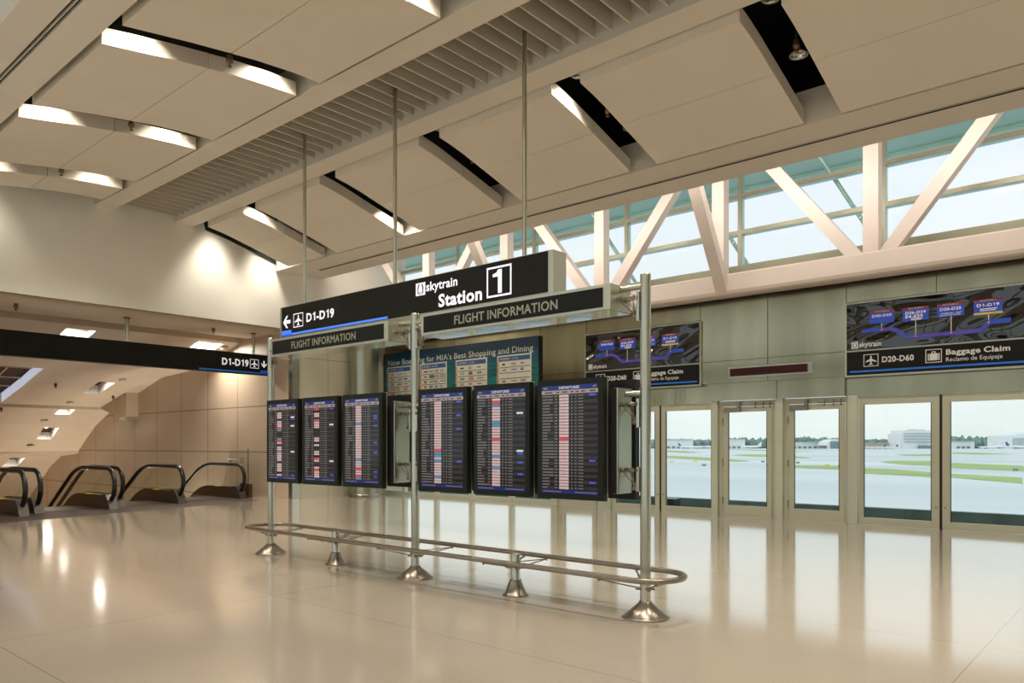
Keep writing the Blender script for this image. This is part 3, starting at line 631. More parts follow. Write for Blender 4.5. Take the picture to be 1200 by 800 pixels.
# departures screens
def screen(cx, seed, label):
    W, Z0, Z1, Yf = .785, 1.08, 2.245, 5.87; r = random.Random(seed)
    t = thing('departures_screen', (cx, Yf, Z0), label, 'flight screen', 'departures screens on the stand')
    x0, x1 = cx-W/2, cx+W/2
    q = MB(); q.box(x0, x1, Yf, Yf+.07, Z0, Z1, 'bezel'); q.box(x0-.002, x1+.002, Yf+.068, Yf+.08, Z0-.006, Z1+.006, 'sign_frame'); q.box(x0+.05, x1-.05, Yf+.08, 6.0, Z0+.08, Z1-.12, 'matt_black'); q.build('housing', t)
    f0, f1, f2 = face_y(Yf-.001), face_y(Yf-.003), face_y(Yf-.005)
    a, c, z0, z1 = x0+.055, x1-.055, Z0+.055, Z1-.06; w_ = c-a; U = lambda u: a+u*w_
    q = MB(); q.rect(f0, a, c, z0, z1, 'row_b')
    q.rect(f1, a, c, z1-.045, z1, 'screen_head'); q.text(f2, 'DEPARTURES', U(.32), U(.68), z1-.034, z1-.010, 'remark_white', .012)
    q.rect(f2, U(.03), U(.11), z1-.033, z1-.012, 'scr_text'); q.sheet(*f2, [(U(.90), z1-.033), (U(.97), z1-.030), (U(.97), z1-.008), (U(.92), z1-.015)], 'scr_text')
    q.rect(f1, a, c, z1-.083, z1-.045, 'screen_sub')
    for u, uw in ((.06,.14),(.27,.05),(.38,.09),(.53,.05),(.62,.05),(.71,.07),(.86,.10)): q.rect(f2, U(u), U(u+uw), z1-.070, z1-.059, 'row_a')
    q.rect(f1, a, c, z0, z0+.035, 'screen_head'); q.rect(f2, U(.03), U(.36), z0+.012, z0+.022, 'scr_text'); q.rect(f2, U(.60), U(.98), z0+.012, z0+.022, 'scr_text')
    n = 31; top, bot = z1-.088, z0+.04; h = (top-bot)/n; dens = .92 if seed not in (1, 2) else .55
    ln = .16
    for i in range(n):
        zt = top-i*h; zb = zt-h; zc = (zt+zb)/2
        if i % 2 == 0: q.rect(f1, a, c, zb, zt, 'row_a')
        if i % 3 == 0: ln = r.uniform(.08, .22)
        q.rect(f2, U(.015), U(.015+ln), zc-h*.22, zc+h*.2, 'scr_text'); q.rect(f2, U(.24), U(.29), zc-h*.2, zc+h*.2, 'scr_text')
        v = r.random()
        if v < dens:
            q.rect(f2, U(.325), U(.495), zb+h*.10, zt-h*.10, 'logo_pink')
            q.rect(face_y(Yf-.007), U(.335), U(r.uniform(.42, .485)), zc-h*.13, zc+h*.10, 'logo_line')
        elif v < dens+.10: q.rect(f2, U(.325), U(.495), zb+h*.08, zt-h*.06, 'logo_blue')
        if r.random() < (.10 if seed in (1, 2) else .03): q.rect(face_y(Yf-.008), U(.325), U(.495), zb+h*.05, zt-h*.05, 'logo_red')
        for u, uw in ((.535,.03),(.60,.035),(.665,.03),(.70,.05)): q.rect(f2, U(u), U(u+uw), zc-h*.2, zc+h*.16, 'scr_text')
        v = r.random()
        if v < .10: q.rect(f2, U(.85), U(.96), zc-h*.3, zc+h*.3, 'remark_blue')
        elif v < (.24 if seed == 1 else .14): q.rect(f2, U(.83), U(.96), zc-h*.34, zc+h*.34, 'remark_white')
    q.build('screen', t)
    return t
nm = ['first departures screen from the left end of the stand', 'second departures screen from the left, in the left bay', 'third departures screen from the left, just left of the middle post',
      'departures screen just right of the middle post', 'middle departures screen of the right bay', 'largest departures screen, last on the right beside the tall right post']
for i, cx in enumerate((-9.372, -8.475, -7.582, -6.145, -5.26, -4.37)): screen(cx, i+1, nm[i])

# =================================================================== HANGING SIGNS
SY = 8.25
t = thing('hanging_station_sign', (-9.8, SY+.15, 3.72), 'long black hanging sign reading Station 1 on three poles above the display stand', 'hanging sign')
q = MB(); q.box(-13.24, -6.42, SY, SY+.30, 3.72, 4.315, 'sign_frame'); q.build('sign_box', t)
q = MB(); q.box(-13.17, -6.51, SY-.008, SY, 3.735, 4.305, 'sign_black'); fc = q.build('sign_face', t)
f1, f2 = face_y(SY-.012), face_y(SY-.015)
q = MB(); arrow(q, f1, -12.985, 4.01, .25, 'l', 'letter_white'); q.build('arrow', t)
q = MB(); picto_plane(q, f1, -12.755, -12.43, 3.875, 4.14, 'letter_white'); q.build('pictogram', t)
for a in (('D1-D19', -12.32, -11.45, 3.945, 4.10, 'letter_white', .03), ('skytrain', -8.985, -8.28, 4.075, 4.215, 'letter_white', .022), ('Station', -8.70, -7.757, 3.79, 3.985, 'letter_white', .03)):
    q = MB(); q.text(f1, *a); q.build('lettering', t)
q = MB(); q.ring(f1, -7.661, -7.172, 3.79, 4.238, .028, 'letter_white'); q.build('number_box', t)
q = MB(); q.one(f1, -7.54, -7.36, 3.84, 4.187, 'letter_white'); q.build('number_one', t)
q = MB(); picto_train(q, f1, f2, -9.232, -9.007, 4.025, 4.228, 'letter_white', 'sign_black'); q.build('logo', t)
q = MB(); q.rect(f1, -13.156, -9.94, 3.742, 3.782, 'stripe_blue'); q.rect(f1, -13.156, -12.83, 3.742, 3.845, 'stripe_blue'); q.build('blue_stripe', t)
for x in (-12.62, -9.94, -7.06):
    q = MB(); q.tube([(x, SY+.15, 4.315), (x, SY+.15, 7.75)], .033, 'brushed_tube', 14); q.lathe([(.06,4.315),(.06,4.335),(.033,4.335)], (x, SY+.15), 'brushed_tube', 14); q.build('hanging_pole', t)

HX = -20.95
t = thing('hanging_hall_sign', (HX-.1, 8.5, 3.76), 'long black hanging sign with D1-D19 in front of the escalators', 'hanging sign')
q = MB(); q.box(HX-.2, HX, 2.5, 12.66, 3.755, 4.375, 'matt_black'); q.build('sign_box', t)
q = MB(); q.box(HX, HX+.008, 2.52, 12.64, 3.765, 4.365, 'sign_black'); q.build('sign_face', t)
f1 = face_x(HX+.012)
q = MB(); q.text(f1, 'D1-D19', 11.13, 11.975, 3.985, 4.182, 'letter_white', .03); q.build('lettering', t)
q = MB(); picto_plane(q, f1, 12.025, 12.315, 3.943, 4.216, 'letter_white'); q.build('pictogram', t)
q = MB(); arrow(q, f1, 12.49, 4.09, .21, 'd', 'letter_white', .9); q.build('arrow', t)
q = MB(); q.rect(f1, 10.434, 12.63, 3.79, 3.835, 'stripe_flat'); q.rect(f1, 12.372, 12.63, 3.79, 3.90, 'stripe_flat'); q.build('blue_stripe', t)
for y in (3.6, 8.5, 12.2):
    q = MB(); q.tube([(HX-.1, y, 4.375), (HX-.1, y, 5.03)], .045, 'brushed_tube', 14); q.lathe([(.09,5.0),(.09,5.028),(.045,5.028)], (HX-.1, y), 'dark_steel', 14); q.build('hanging_pole', t)

# =================================================================== ESCALATOR HALL
def xf(y): return -18.17-(y-4.82)*.264
b = MB(); b.prism([(xf(2.5), 2.5), (xf(11.75), 11.75), (xf(11.75)-2.0, 11.75), (xf(2.5)-2.0, 2.5)], 'z', -.2, .004, 'plate_metal')
tag(b.build('landing_plate', origin=(-20, 7, 0)), 'dark ribbed floor plate in front of the escalators', 'floor plate')
b = MB(); b.box(-24.0, -19.7, 11.75, 12.7, -.2, -.001, 'terrazzo'); struct(b.build('floor_strip'), 'narrow floor strip beside the far escalator'); bpy.data.objects['floor_strip'].name = 'floor'
b = MB(); b.box(-47, -17, -1, 12.7, -7.2, -7, 'soffit_tan'); struct(b.build('floor'), 'lower level floor below the escalators')
b = MB(); b.box(-47, -46.8, -1, 12.7, -7.2, 5.6, 'soffit_tan'); struct(b.build('wall_far'), 'end wall of the escalator hall')
b = MB(); b.box(-47, -20, -1.2, -1, -7.2, 5.6, 'tan_panel'); b.box(-20.0, XW, -3.2, 2.0, -.25, 5.03, 'white_paint'); struct(b.build('wall_left'), 'far left side wall of the escalator hall')
# stepped, curved ceiling with rectangular light recesses
PROF = [(-19.70,5.03),(-22.3,5.03),(-22.32,5.28),(-22.75,5.28),(-22.77,4.93),(-25.4,4.28),(-28.3,4.15),(-30.4,3.66),(-32.9,3.17),(-32.92,3.05),(-33.6,2.83),(-34.65,2.45),(-35.8,1.84),(-36.6,1.36),(-36.62,1.26),(-38.7,1.12),(-40.1,.62),(-43,-.9),(-46.9,-3.2)]
HOLES = [(-23.65,-23.05,7.7,8.45),(-23.55,-23.0,11.45,12.25),(-30.85,-29.3,10.85,11.42),(-33.55,-32.95,10.75,11.32),(-35.75,-34.85,10.78,11.35),(-40.0,-38.9,10.7,11.3),(-32.7,-28.15,3.0,8.72),(-40.0,-33.4,3.0,8.72)]
sxs = sorted(set([p[0] for p in PROF]+[h for H in HOLES for h in H[:2]]), reverse=True); sys_ = sorted(set([-1, 12.7]+[h for H in HOLES for h in H[2:]]))
def zc(x):
    for (a, c), (d, e2) in zip(PROF, PROF[1:]):
        if d <= x <= a: return c+(e2-c)*(x-a)/(d-a)
b = MB()
for a, c in zip(sxs, sxs[1:]):
    for y0, y1 in zip(sys_, sys_[1:]):
        mxx, my = (a+c)/2, (y0+y1)/2
        if any(H[0] < mxx < H[1] and H[2] < my < H[3] for H in HOLES): continue
        b.add([(c,y0,zc(c)),(a,y0,zc(a)),(a,y1,zc(a)),(c,y1,zc(c))], [(0,3,2,1)], 'soffit_tan')
struct(b.build('ceiling'), 'stepped tan ceiling sloping down over the escalators')
b = MB(); b.box(-47, -19.9, -1.2, 12.9, 5.6, 5.8, 'black_void'); struct(b.build('ceiling'), 'deck above the escalator ceiling')
def recess(H, label, power, deep=.34):
    x0, x1, y0, y1 = H; zt = max(zc(x0), zc(x1))+deep; cx, cy = (x0+x1)/2, (y0+y1)/2
    t = thing('recessed_light', (cx, cy, min(zc(x0), zc(x1))), label, 'ceiling light', 'square recessed lights over the escalators')
    sl = math.atan2(zc(x1)-zc(x0), x1-x0); nx, nz_ = -math.sin(sl)*deep, math.cos(sl)*deep
    A, B = (x0, zc(x0)), (x1, zc(x1)); C, D = (x1+nx, B[1]+nz_), (x0+nx, A[1]+nz_)
    q = MB()
    q.add([(B[0],y0,B[1]),(B[0],y1,B[1]),(C[0],y1,C[1]),(C[0],y0,C[1])], [(0,1,2,3)], 'lamp_white'); q.add([(A[0],y0,A[1]),(A[0],y1,A[1]),(D[0],y1,D[1]),(D[0],y0,D[1])], [(3,2,1,0)], 'lamp_white')
    for y, f in ((y0, (3,2,1,0)), (y1, (0,1,2,3))): q.add([(A[0],y,A[1]),(B[0],y,B[1]),(C[0],y,C[1]),(D[0],y,D[1])], [f], 'lamp_white')
    q.add([(D[0],y0,D[1]),(C[0],y0,C[1]),(C[0],y1,C[1]),(D[0],y1,D[1])], [(0,3,2,1)], 'brown_tile'); q.build('housing', t)
    mxx, mz = (C[0]+D[0])/2, (C[1]+D[1])/2; ux, uz = -nx/deep, -nz_/deep
    q = MB(); q.tube([(mxx, cy, mz), (mxx+ux*.06, cy, mz+uz*.06)], .09, 'dark_steel', 16, cap=False); q.tube([(mxx, cy, mz), (mxx+ux*.045, cy, mz+uz*.045)], .07, 'lamp_glow', 14); q.build('lamp', t)
    L = bpy.data.lights.new('recessed_lamp', 'SPOT'); L.energy = power; L.color = WARM; L.shadow_soft_size = .20; L.spot_size = math.radians(168); L.spot_blend = .3
    lo = bpy.data.objects.new('recessed_lamp', L); COL.objects.link(lo); lo.location = (mxx+ux*.07-cx, 0, mz+uz*.07-t.location.z); lo.rotation_euler = (0, -sl, 0); lo.parent = t
rl_ = ['square recessed light above the long left sign, farther from the sign text', 'square recessed light just above the D1-D19 text of the left sign', 'largest bright square recessed light below the long left sign', 'middle square recessed light of the three in a row down the slope',
       'lowest large recessed light of the three in a row down the slope', 'small recessed light just above the leftmost escalator handrail']
for H, l, p in zip(HOLES[:6], rl_, (120, 520, 26, 24, 26, 20)): recess(H, l, p)
for H, l in zip(HOLES[6:], ('dark brown tiled ceiling recess with light painted on its edge under the left sign', 'lower dark ceiling recess with light painted on its edge at the left picture edge')):
    x0, x1, y0, y1 = H; t = thing('ceiling_recess', ((x0+x1)/2, (y0+y1)/2, zc(x0)), l, 'ceiling recess')
    n = 8; xx = [x0+(x1-x0)*k/n for k in range(n+1)]
    q = MB()
    for a, c in zip(xx, xx[1:]): q.add([(a,y0,zc(a)+.35),(c,y0,zc(c)+.35),(c,y1,zc(c)+.35),(a,y1,zc(a)+.35)], [(0,3,2,1)], 'brown_tile')
    for k in range(0, n+1, 2): q.box(xx[k]-.02, xx[k]+.02, y0, y1, zc(xx[k])+.30, zc(xx[k])+.35, 'soffit_tan')
    for y in (4.6, 6.3, 8.0): 
        for a, c in zip(xx, xx[1:]): q.add([(a,y,zc(a)+.33),(c,y,zc(c)+.33),(c,y+.04,zc(c)+.33),(a,y+.04,zc(a)+.33)], [(0,3,2,1)], 'soffit_tan')
    q.add([(x1,y0,zc(x1)),(x1,y1,zc(x1)),(x1,y1,zc(x1)+.35),(x1,y0,zc(x1)+.35)], [(0,1,2,3)], 'soffit_tan'); q.add([(x0,y0,zc(x0)),(x0,y1,zc(x0)),(x0,y1,zc(x0)+.35),(x0,y0,zc(x0)+.35)], [(3,2,1,0)], 'soffit_tan')
    q.build('tiles', t)
    q = MB()
    for a, c in zip(xx, xx[1:]): q.add([(a,y1-.001,zc(a)),(c,y1-.001,zc(c)),(c,y1-.001,zc(c)+.35),(a,y1-.001,zc(a)+.35)], [(0,1,2,3)], 'lit_edge_glow')
    q.build('lit_edge', t)
# wall box
t = thing('wall_box', (-31.5, 12.4, 2.6), 'tan boxed bulkhead with a small lit plate on the escalator wall', 'bulkhead')
q = MB(); q.prism([(-30.4,3.72),(-30.4,2.72),(-31.0,2.66),(-32.9,3.12),(-32.9,3.25)], 'y', 12.25, 12.7, 'soffit_tan'); q.build('box', t)
q = MB(); q.box(-31.1, -30.4, 12.23, 12.7, 2.60, 2.72, 'sign_frame'); q.box(-31.0, -30.45, 12.222, 12.23, 2.62, 2.70, 'letter_plain'); q.build('plate', t)
def unseen_uplight(x, y, z, label):  # unseen lamps added below floor level to brighten the escalator ceiling
    t = thing('added_uplight', (x, y, z), label, 'added wall light', 'added fill uplights on the lower escalator walls')
    q = MB(); q.prism([(y, z-.15), (y-.22, z+.12), (y-.22, z+.15), (y, z+.15)], 'x', x-.35, x+.35, 'sign_frame'); q.build('bowl', t)
    q = MB(); q.box(x-.3, x+.3, y-.19, y-.03, z+.15, z+.16, 'lamp_glow'); q.build('lamp', t)
    L = bpy.data.lights.new('added_uplight_lamp', 'POINT'); L.energy = 560; L.color = WARM; L.shadow_soft_size = .12
    lo = bpy.data.objects.new('added_uplight_lamp', L); COL.objects.link(lo); lo.location = (0, -.35, .4); lo.parent = t
for x, z, l in ((-25.0, -2.6, 'added unseen uplight on the tan wall beside the far escalator, nearest its top'), (-30.0, -4.2, 'added unseen uplight on the tan wall halfway down the far escalator'), (-36.0, -5.2, 'added unseen uplight on the tan wall near the escalator foot')): unseen_uplight(x, 12.7, z, l)
# small ceiling fittings
def sprinkler(x, y, z, label):
    t = thing('sprinkler', (x, y, z), label, 'sprinkler', 'sprinkler heads')
    q = MB(); q.lathe([(.0,z-.17),(.03,z-.165),(.035,z-.15),(.012,z-.14),(.02,z-.11),(.05,z-.10),(.055,z-.05),(.04,z-.03),(.045,z)], (x, y), 'sprinkler_metal', 10); q.build('head', t)
    if z > 6.5: q = MB(); q.tube([(x, y, z-.01), (x, y, 8.72)], .02, 'matt_black', 8); q.build('drop_pipe', t)
    return t
def detector(x, y, z, label):
    t = thing('smoke_detector', (x, y, z), label, 'smoke detector', 'round detectors on the escalator ceiling')
    q = MB(); q.lathe([(0,z-.08),(.08,z-.08),(.12,z-.04),(.15,z)], (x, y), 'soffit_tan', 18); q.build('body', t)

def pos(px, py, X0=None):   # where a fitting hangs on the sloping ceiling, given as (x, y)
    return px, py, zc(px)
for x, y, l in ((-21.0, 5.9, 'tiny sprinkler under the soffit at the left picture edge'), (-21.0, 10.9, 'tiny sprinkler under the soffit above the D1-D19 sign'), (-25.2, 10.8, 'tiny sprinkler on the ceiling right of the bright square recess'),
                (-29.8, 9.6, 'tiny sprinkler between the brown recess and the bright square light'), (-31.0, 12.0, 'tiny sprinkler right of the largest square light'), (-33.0, 8.8, 'tiny sprinkler at the lower corner of the brown recess')):
    sprinkler(*pos(x, y), l)
for x, y, l in ((-28.9, 11.5, 'round detector above the largest square light'), (-32.3, 10.9, 'round detector between the upper two square lights'), (-34.2, 10.6, 'round detector between the lower two square lights'), (-36.2, 10.7, 'round detector below the lowest square light'), (-23.3, 12.45, 'round detector right of the light over the D1-D19 sign')):
    detector(*pos(x, y), l)

# escalators
def escalator(yn, yf, X0, label):
    """yn / yf: handrail lines (near, far); X0: front of the newels; goes down towards -X at 30 degrees"""
    t = thing('escalator', (X0, (yn+yf)/2, 0), label, 'escalator', 'escalators going down beside the tan wall')
    T = math.tan(math.radians(30)); L = 9.0
    def line(z0, xb):      # flat at height z0 then sloping after xb, with a softened knee
        pts = [(X0-.35, z0), (xb+1.0, z0)]
        for k in range(1, 7): a = math.radians(30*k/6); pts.append((xb+1.0-2.2*math.sin(a), z0-2.2*(1-math.cos(a))))
        xe, ze = pts[-1]; pts.append((xe-L, ze-L*T)); return pts
    XB = X0-2.9
    def strip(q, top, bot, y0, y1, m):
        for (a, c), (d, e2) in zip(zip(top, bot), zip(top[1:], bot[1:])):
            q.add([(c[0],y0,c[1]),(e2[0],y0,e2[1]),(d[0],y0,d[1]),(a[0],y0,a[1]),(c[0],y1,c[1]),(e2[0],y1,e2[1]),(d[0],y1,d[1]),(a[0],y1,a[1])],
                  [(3,2,1,0),(4,5,6,7),(0,1,5,4),(2,3,7,6)]+([(0,4,7,3)] if (a, c) == (top[0], bot[0]) else [])+([(1,2,6,5)] if (d, e2) == (top[-1], bot[-1]) else []), m)
    for y in (yn, yf):
        top = line(1.02, XB); low = line(.34, XB)
        end = [(X0-.35+.42*math.sin(a), .60+.42*math.cos(a)) for a in [math.pi*k/10 for k in range(1, 9)]]
        hp = [(X0-.42, .16), (X0-.18, .22)]+end[::-1]+top
        q = MB(); q.tube([(x, y, z) for x, z in hp], .055, 'rubber', 10); q.build('handrail', t)
        ang = [math.radians(d) for d in (90, 75, 60, 45, 30, 15, 0)]
        gt = [(X0-.36+.40*math.sin(a), .60+.40*math.cos(a)) for a in ang]+[(x, z-.03) for x, z in top[1:]]
        gb = [(X0-.36+.40*math.sin(a), max(.345, .60-.40*math.cos(a))) for a in ang]+[(x, z+.002) for x, z in low[1:]]
        q = MB(); strip(q, gt, gb, y-.006, y+.006, 'barrier_glass'); q.build('glass_balustrade', t)
        dt = [(X0-.5, .34)]+low[1:]; db = [(X0-.5, .005), (dt[1][0], .005)]+[(x, z-.62) for x, z in dt[2:]]
        db[1] = (dt[1][0], -.2)
        q = MB(); strip(q, dt, db, y-.10, y+.10, 'deck_metal'); q.build('deck', t)
        s = 1 if y == yn else -1
        q = MB(); q.box(X0-1.58, X0-1.25, y+s*.02, y+s*.104, .33, .352, 'tag_yellow'); q.build('warning_tag', t)
        q = MB(); q.prism([(X0+.02, .005), (X0-.10, .22), (X0-.25, .36), (X0-.50, .36), (X0-.50, .005)], 'y', y-.105, y+.105, 'newel_metal'); nb = q.build('newel_base', t)
        q = MB(); q.tube([(X0-.30, y, .17), (X0-.12, y, .185)], .075, 'rubber', 12); q.build('handrail_inlet', nb)
    q = MB(); x = XB+.9; z = 0.0
    q.box(x, X0-.35, yn+.105, yf-.105, -.18, .003, 'step_metal')
    for k in range(24):
        z -= (.05, .12)[k] if k < 2 else .23
        q.box(x-.40, x, yn+.105, yf-.105, z-.25, z, 'step_metal'); x -= .40
    q.build('steps', t)
    return t
escalator(4.1, 5.66, -19.55, 'escalator cut by the left picture edge, farthest from the tan wall')
escalator(6.12, 7.77, -20.05, 'second escalator from the left picture edge')
escalator(8.19, 9.78, -20.6, 'third escalator from the left, second from the tan wall')
escalator(10.03, 11.9, -21.1, 'escalator right beside the tan panelled wall')
# glass guard beside the far escalator
t = thing('glass_guard', (-22.1, 12.35, 0), 'glass guard panel with short steel handrail beside the far escalator', 'glass guard')
q = MB(); q.box(-22.75, -21.6, 12.33, 12.345, .05, 1.42, 'barrier_glass'); q.build('glass_panel', t)
q = MB(); q.tube([(-22.65, 12.24, 1.20), (-21.55, 12.24, 1.20)], .028, 'brushed_tube', 10)
for x in (-22.55, -21.85): q.tube([(x, 12.33, 1.08), (x, 12.24, 1.10), (x, 12.24, 1.20)], .018, 'dark_steel', 8)
q.tube([(-21.6, 12.34, 0), (-21.6, 12.34, 1.5)], .022, 'dark_steel', 8); q.build('handrail', t)
q = MB(); q.box(-22.0, -21.45, 12.28, 12.4, 0, .42, 'deck_metal'); q.build('shoe', t)

# =================================================================== CEILING LIGHTS IN THE SLOTS
def downlight(x, y, z, power, label, ang=100, tilt=0, on=True, blend=.35):  # lamps beyond the view are added for fill light
    t = thing('downlight', (x, y, z), label, 'downlight', 'downlights in the ceiling slots')
    q = MB(); q.lathe([(.115,z+.21),(.10,z+.02),(.13,z),(.135,z+.02),(.13,z+.24),(0,z+.24)], (x, y), 'polished_steel', 20); q.build('reflector', t)
    q = MB(); q.tube([(x, y, z+.24), (x, y, 8.72)], .012, 'matt_black', 6); q.build('hanger_rod', t)
    if on:
        q = MB(); q.disc((x, y, z+.20), .09, 'lamp_glow', 16); q.build('bulb', t)
        L = bpy.data.lights.new('downlight_lamp', 'SPOT'); L.energy = power; L.color = WARM; L.spot_size = math.radians(ang); L.spot_blend = blend; L.shadow_soft_size = .22
        lo = bpy.data.objects.new('downlight_lamp', L); COL.objects.link(lo); lo.location = (0, 0, .02); lo.rotation_euler = (0, tilt, 0); lo.parent = t
slot_names = {-1: 'first slot right of the wide black slot', 0: 'wide black slot at the upper right', 1: 'black slot right of the rightmost pole', 2: 'black slot between right and middle poles', 3: 'slot crossed by the middle sign pole', 4: 'slot crossed by the leftmost sign pole'}
for k in range(-4, 5):
    x = -4.05-3.2*k
    if x > 8.7: continue
    n = slot_names.get(k, 'slot %s the picture' % {-4: 'far right outside', -3: 'well right outside', -2: 'just right outside'}.get(k, ''))
    on_a = k in (-4, -3, -2, -1, 1, 4); on_b = k in (-4, -3, -2, -1, 3)
    downlight(x, 9.98, 7.62, SPOT_W*(.4 if k < 0 else 1.0), ('lit' if on_a else 'unlit')+' downlight, louvre end, '+n, on=on_a)
    downlight(x, 11.55 if k else 11.0, 7.25, SPOT_W*(.3 if k < 0 else 1.0), ('lit' if on_b else 'unlit')+' downlight, window end, '+n, on=on_b)
lnm = {0: 'slot by the bright panel end, upper left', -1: 'second slot from the back wall, left', -2: 'slot nearest the back wall at the left', 1: 'slot at the top picture edge', 2: 'near side slot just above the picture', 3: 'near side slot above the viewpoint', 4: 'near side slot right of the viewpoint', 5: 'near side slot at the far right'}
for k in range(-2, 5):
    x = -10.92+.33+3.46*k
    downlight(x, 4.55, 7.62, SPOT_W*(.35 if k == -2 else 1), 'lit downlight, outer end of the '+lnm[k]); downlight(x, 6.55, 7.85, SPOT_W*(.5 if k == -2 else 1), 'lit downlight, louvre end of the '+lnm[k])
def fill(x, label):
    t = thing('added_fill_light', (x, 13.7, 7.35), label, 'cove light', 'cove lights added behind the window soffit')
    q = MB(); q.box(x-2.4, x+2.4, 13.655, 13.75, 7.25, 7.45, 'slat_paint'); q.build('housing', t)
    q = MB(); q.box(x-2.35, x+2.35, 13.75, 13.756, 7.28, 7.42, 'lamp_white'); q.build('diffuser', t)
    L = bpy.data.lights.new('added_fill_lamp', 'AREA'); L.energy = FILL_W; L.color = (1, .87, .78); L.shape = 'RECTANGLE'; L.size = 4.6; L.size_y = .12; L.spread = math.radians(150)
    lo = bpy.data.objects.new('added_fill_lamp', L); COL.objects.link(lo); lo.location = (0, .065, 0); lo.rotation_euler = (math.radians(60), 0, 0); lo.parent = t
for x, l in ((-16.8, 'cove light added behind the window soffit nearest the back wall'), (-11.6, 'cove light added behind the window soffit over the left station map'), (-6.4, 'cove light added behind the window soffit over the hinged doors'), (-1.2, 'cove light added behind the window soffit over the right station map'), (4.0, 'cove light added behind the window soffit at the far right')): fill(x, l)
for y, p, l in ((10.15, .8, 'lit wall washer over the back wall near the louvre beam'), (11.75, .8, 'lit wall washer over the back wall near the soffit'), (4.9, .22, 'lit wall washer over the back wall at the left edge')):
    downlight(-19.2, y, 7.75, WASH_W*p, l, 85, 0, True, .9)
for k in range(-3, 6):
    x = -4.05-3.2*k if k < 5 else -18.9
    if x > 8: continue
    if -3 <= k < 0: continue
    if k < 5: sprinkler(x+.06, 10.75, 7.35, 'sprinkler head in the '+slot_names[k])
for k in (-2, -1, 0): sprinkler(-10.92+.33+3.46*k, 5.75, 7.42, 'sprinkler head in the '+lnm[k])

# =================================================================== OUTSIDE
GZ = -6.0
b = MB(); b.box(-60, 40, 17.15, 17.4, -1.4, -.3, 'parapet'); b.box(-60, 40, 17.15, 20.0, -1.6, -1.4, 'parapet'); struct(b.build('guideway'), 'train guideway slab outside the doors')
b = MB(); b.box(-60, 40, 19.5, 19.75, -1.4, .10, 'parapet')
for i in range(26): b.box(-60+3.9*i, -60+3.9*i+.7, 19.46, 19.5, -1.4, .07, 'far_dark')
tag(b.build('guideway_parapet', origin=(-8, 19.6, -1.4)), 'low dark grey parapet tinted green for the glass, outside the platform doors', 'parapet wall')
b = MB(); b.box(-11.05, -10.55, 19.1, 19.44, -1.4, .08, 'matt_black'); b.box(-11.05, -10.55, 19.1, 19.44, .08, .1, 'far_grey'); tag(b.build('equipment_box', origin=(-10.8, 19.3, -.5)), 'small black box on the parapet behind the sliding door right of the tall post', 'equipment box')
b = MB(); b.add([(-4000,20,GZ),(1500,20,GZ),(1500,6000,GZ),(-4000,6000,GZ)], [(0,1,2,3)], 'concrete'); struct(b.build('airfield_ground'), 'pale concrete airfield beyond the doors')
G = [[(-295,508),(-269,489),(-238,462),(-208,427),(-196,411),(-174,384),(-153,353),(-154,340),(-162,340),(-171,350),(-190,369),(-221,402),(-246,423)],
     [(-595,1056),(-513,962),(-376,743),(-375,703),(-451,801)],
     [(-264,571),(-278,621),(-272,638),(-251,617),(-199,531),(-186,513),(-166,472),(-166,458),(-170,454),(-201,494),(-213,500),(-239,534)],
     [(-707,1507),(-604,1385),(-516,1265),(-424,1039),(-515,1182),(-610,1301)],
     [(-108,288),(-102,293),(-91,292),(-77,269),(-72,267),(-61,254),(-51,239),(-44,228),(-36,223),(-26,212),(-22,181),(-31,193),(-40,206),(-43,203),(-51,211),(-63,219),(-78,250),(-88,253),(-98,262)],
     [(-102,380),(-102,407),(-87,411),(-73,378),(-41,339),(-32,267),(-57,294),(-67,318),(-79,328),(-92,355)],
     [(-174,697),(-159,753),(-130,617),(-147,615)], [(-560,1750),(-455,1700),(-398,1600),(-520,1640)], [(-182,956),(-148,920),(-104,801),(-120,745),(-151,797)],
     [(-640,1700),(-560,1600),(-508,1500),(-413,1312),(-497,1425),(-590,1560)], [(-397,1062),(-341,977),(-353,943)]]
b = MB()
for g in G: b.prism([(float(x), float(y)) for x, y in g], 'z', GZ+.02, GZ+.12, 'grass')
tag(b.build('airfield_grass', origin=(-200, 400, GZ)), 'green grass strips between the taxiways', 'grass', kind='stuff')
# far edge of the airfield: trees, buildings and parked aircraft (about 1.9 km away)
RT = Vector((.75468, .65609)); FW = Vector((-.65609, .75468)); YAW = math.atan2(RT.y, RT.x)
def far(px, d): v = FW*d+RT*((px-600)/885*d); return v
def far_box(b, px0, px1, d, z0, z1, depth, m):
    p, q = far(px0, d), far(px1, d); r, s_ = q+FW*depth, p+FW*depth
    b.prism([tuple(p), tuple(q), tuple(r), tuple(s_)], 'z', z0, z1, m)
rs = random.Random(11); b = MB()
def blob(c, rx, rz):
    bm = bmesh.new(); bmesh.ops.create_icosphere(bm, subdivisions=2, radius=1)
    vs_ = [(c[0]+v.co.x*rx*rs.uniform(.8, 1.15), c[1]+v.co.y*rx*rs.uniform(.8, 1.15), c[2]+v.co.z*rz*rs.uniform(.8, 1.15)) for v in bm.verts]
    fs_ = [tuple(v.index for v in f.verts) for f in bm.faces]; bm.free(); b.add(vs_, fs_, 'foliage', True)
for p0, p1, h0, h1 in ((760, 842, 24, 29), (842, 925, 26, 32), (925, 1000, 27, 35), (1000, 1056, 24, 30), (1095, 1140, 28, 37), (1140, 1186, 28, 36), (1186, 1260, 20, 26)):
    p = p0
    while p < p1:
        c = far(p, 2080+rs.uniform(-30, 30)); h = rs.uniform(h0, h1)-3; r_ = rs.uniform(7, 13)
        blob((c.x, c.y, GZ+h*.5), r_, h*.55); p += rs.uniform(2.0, 3.6)
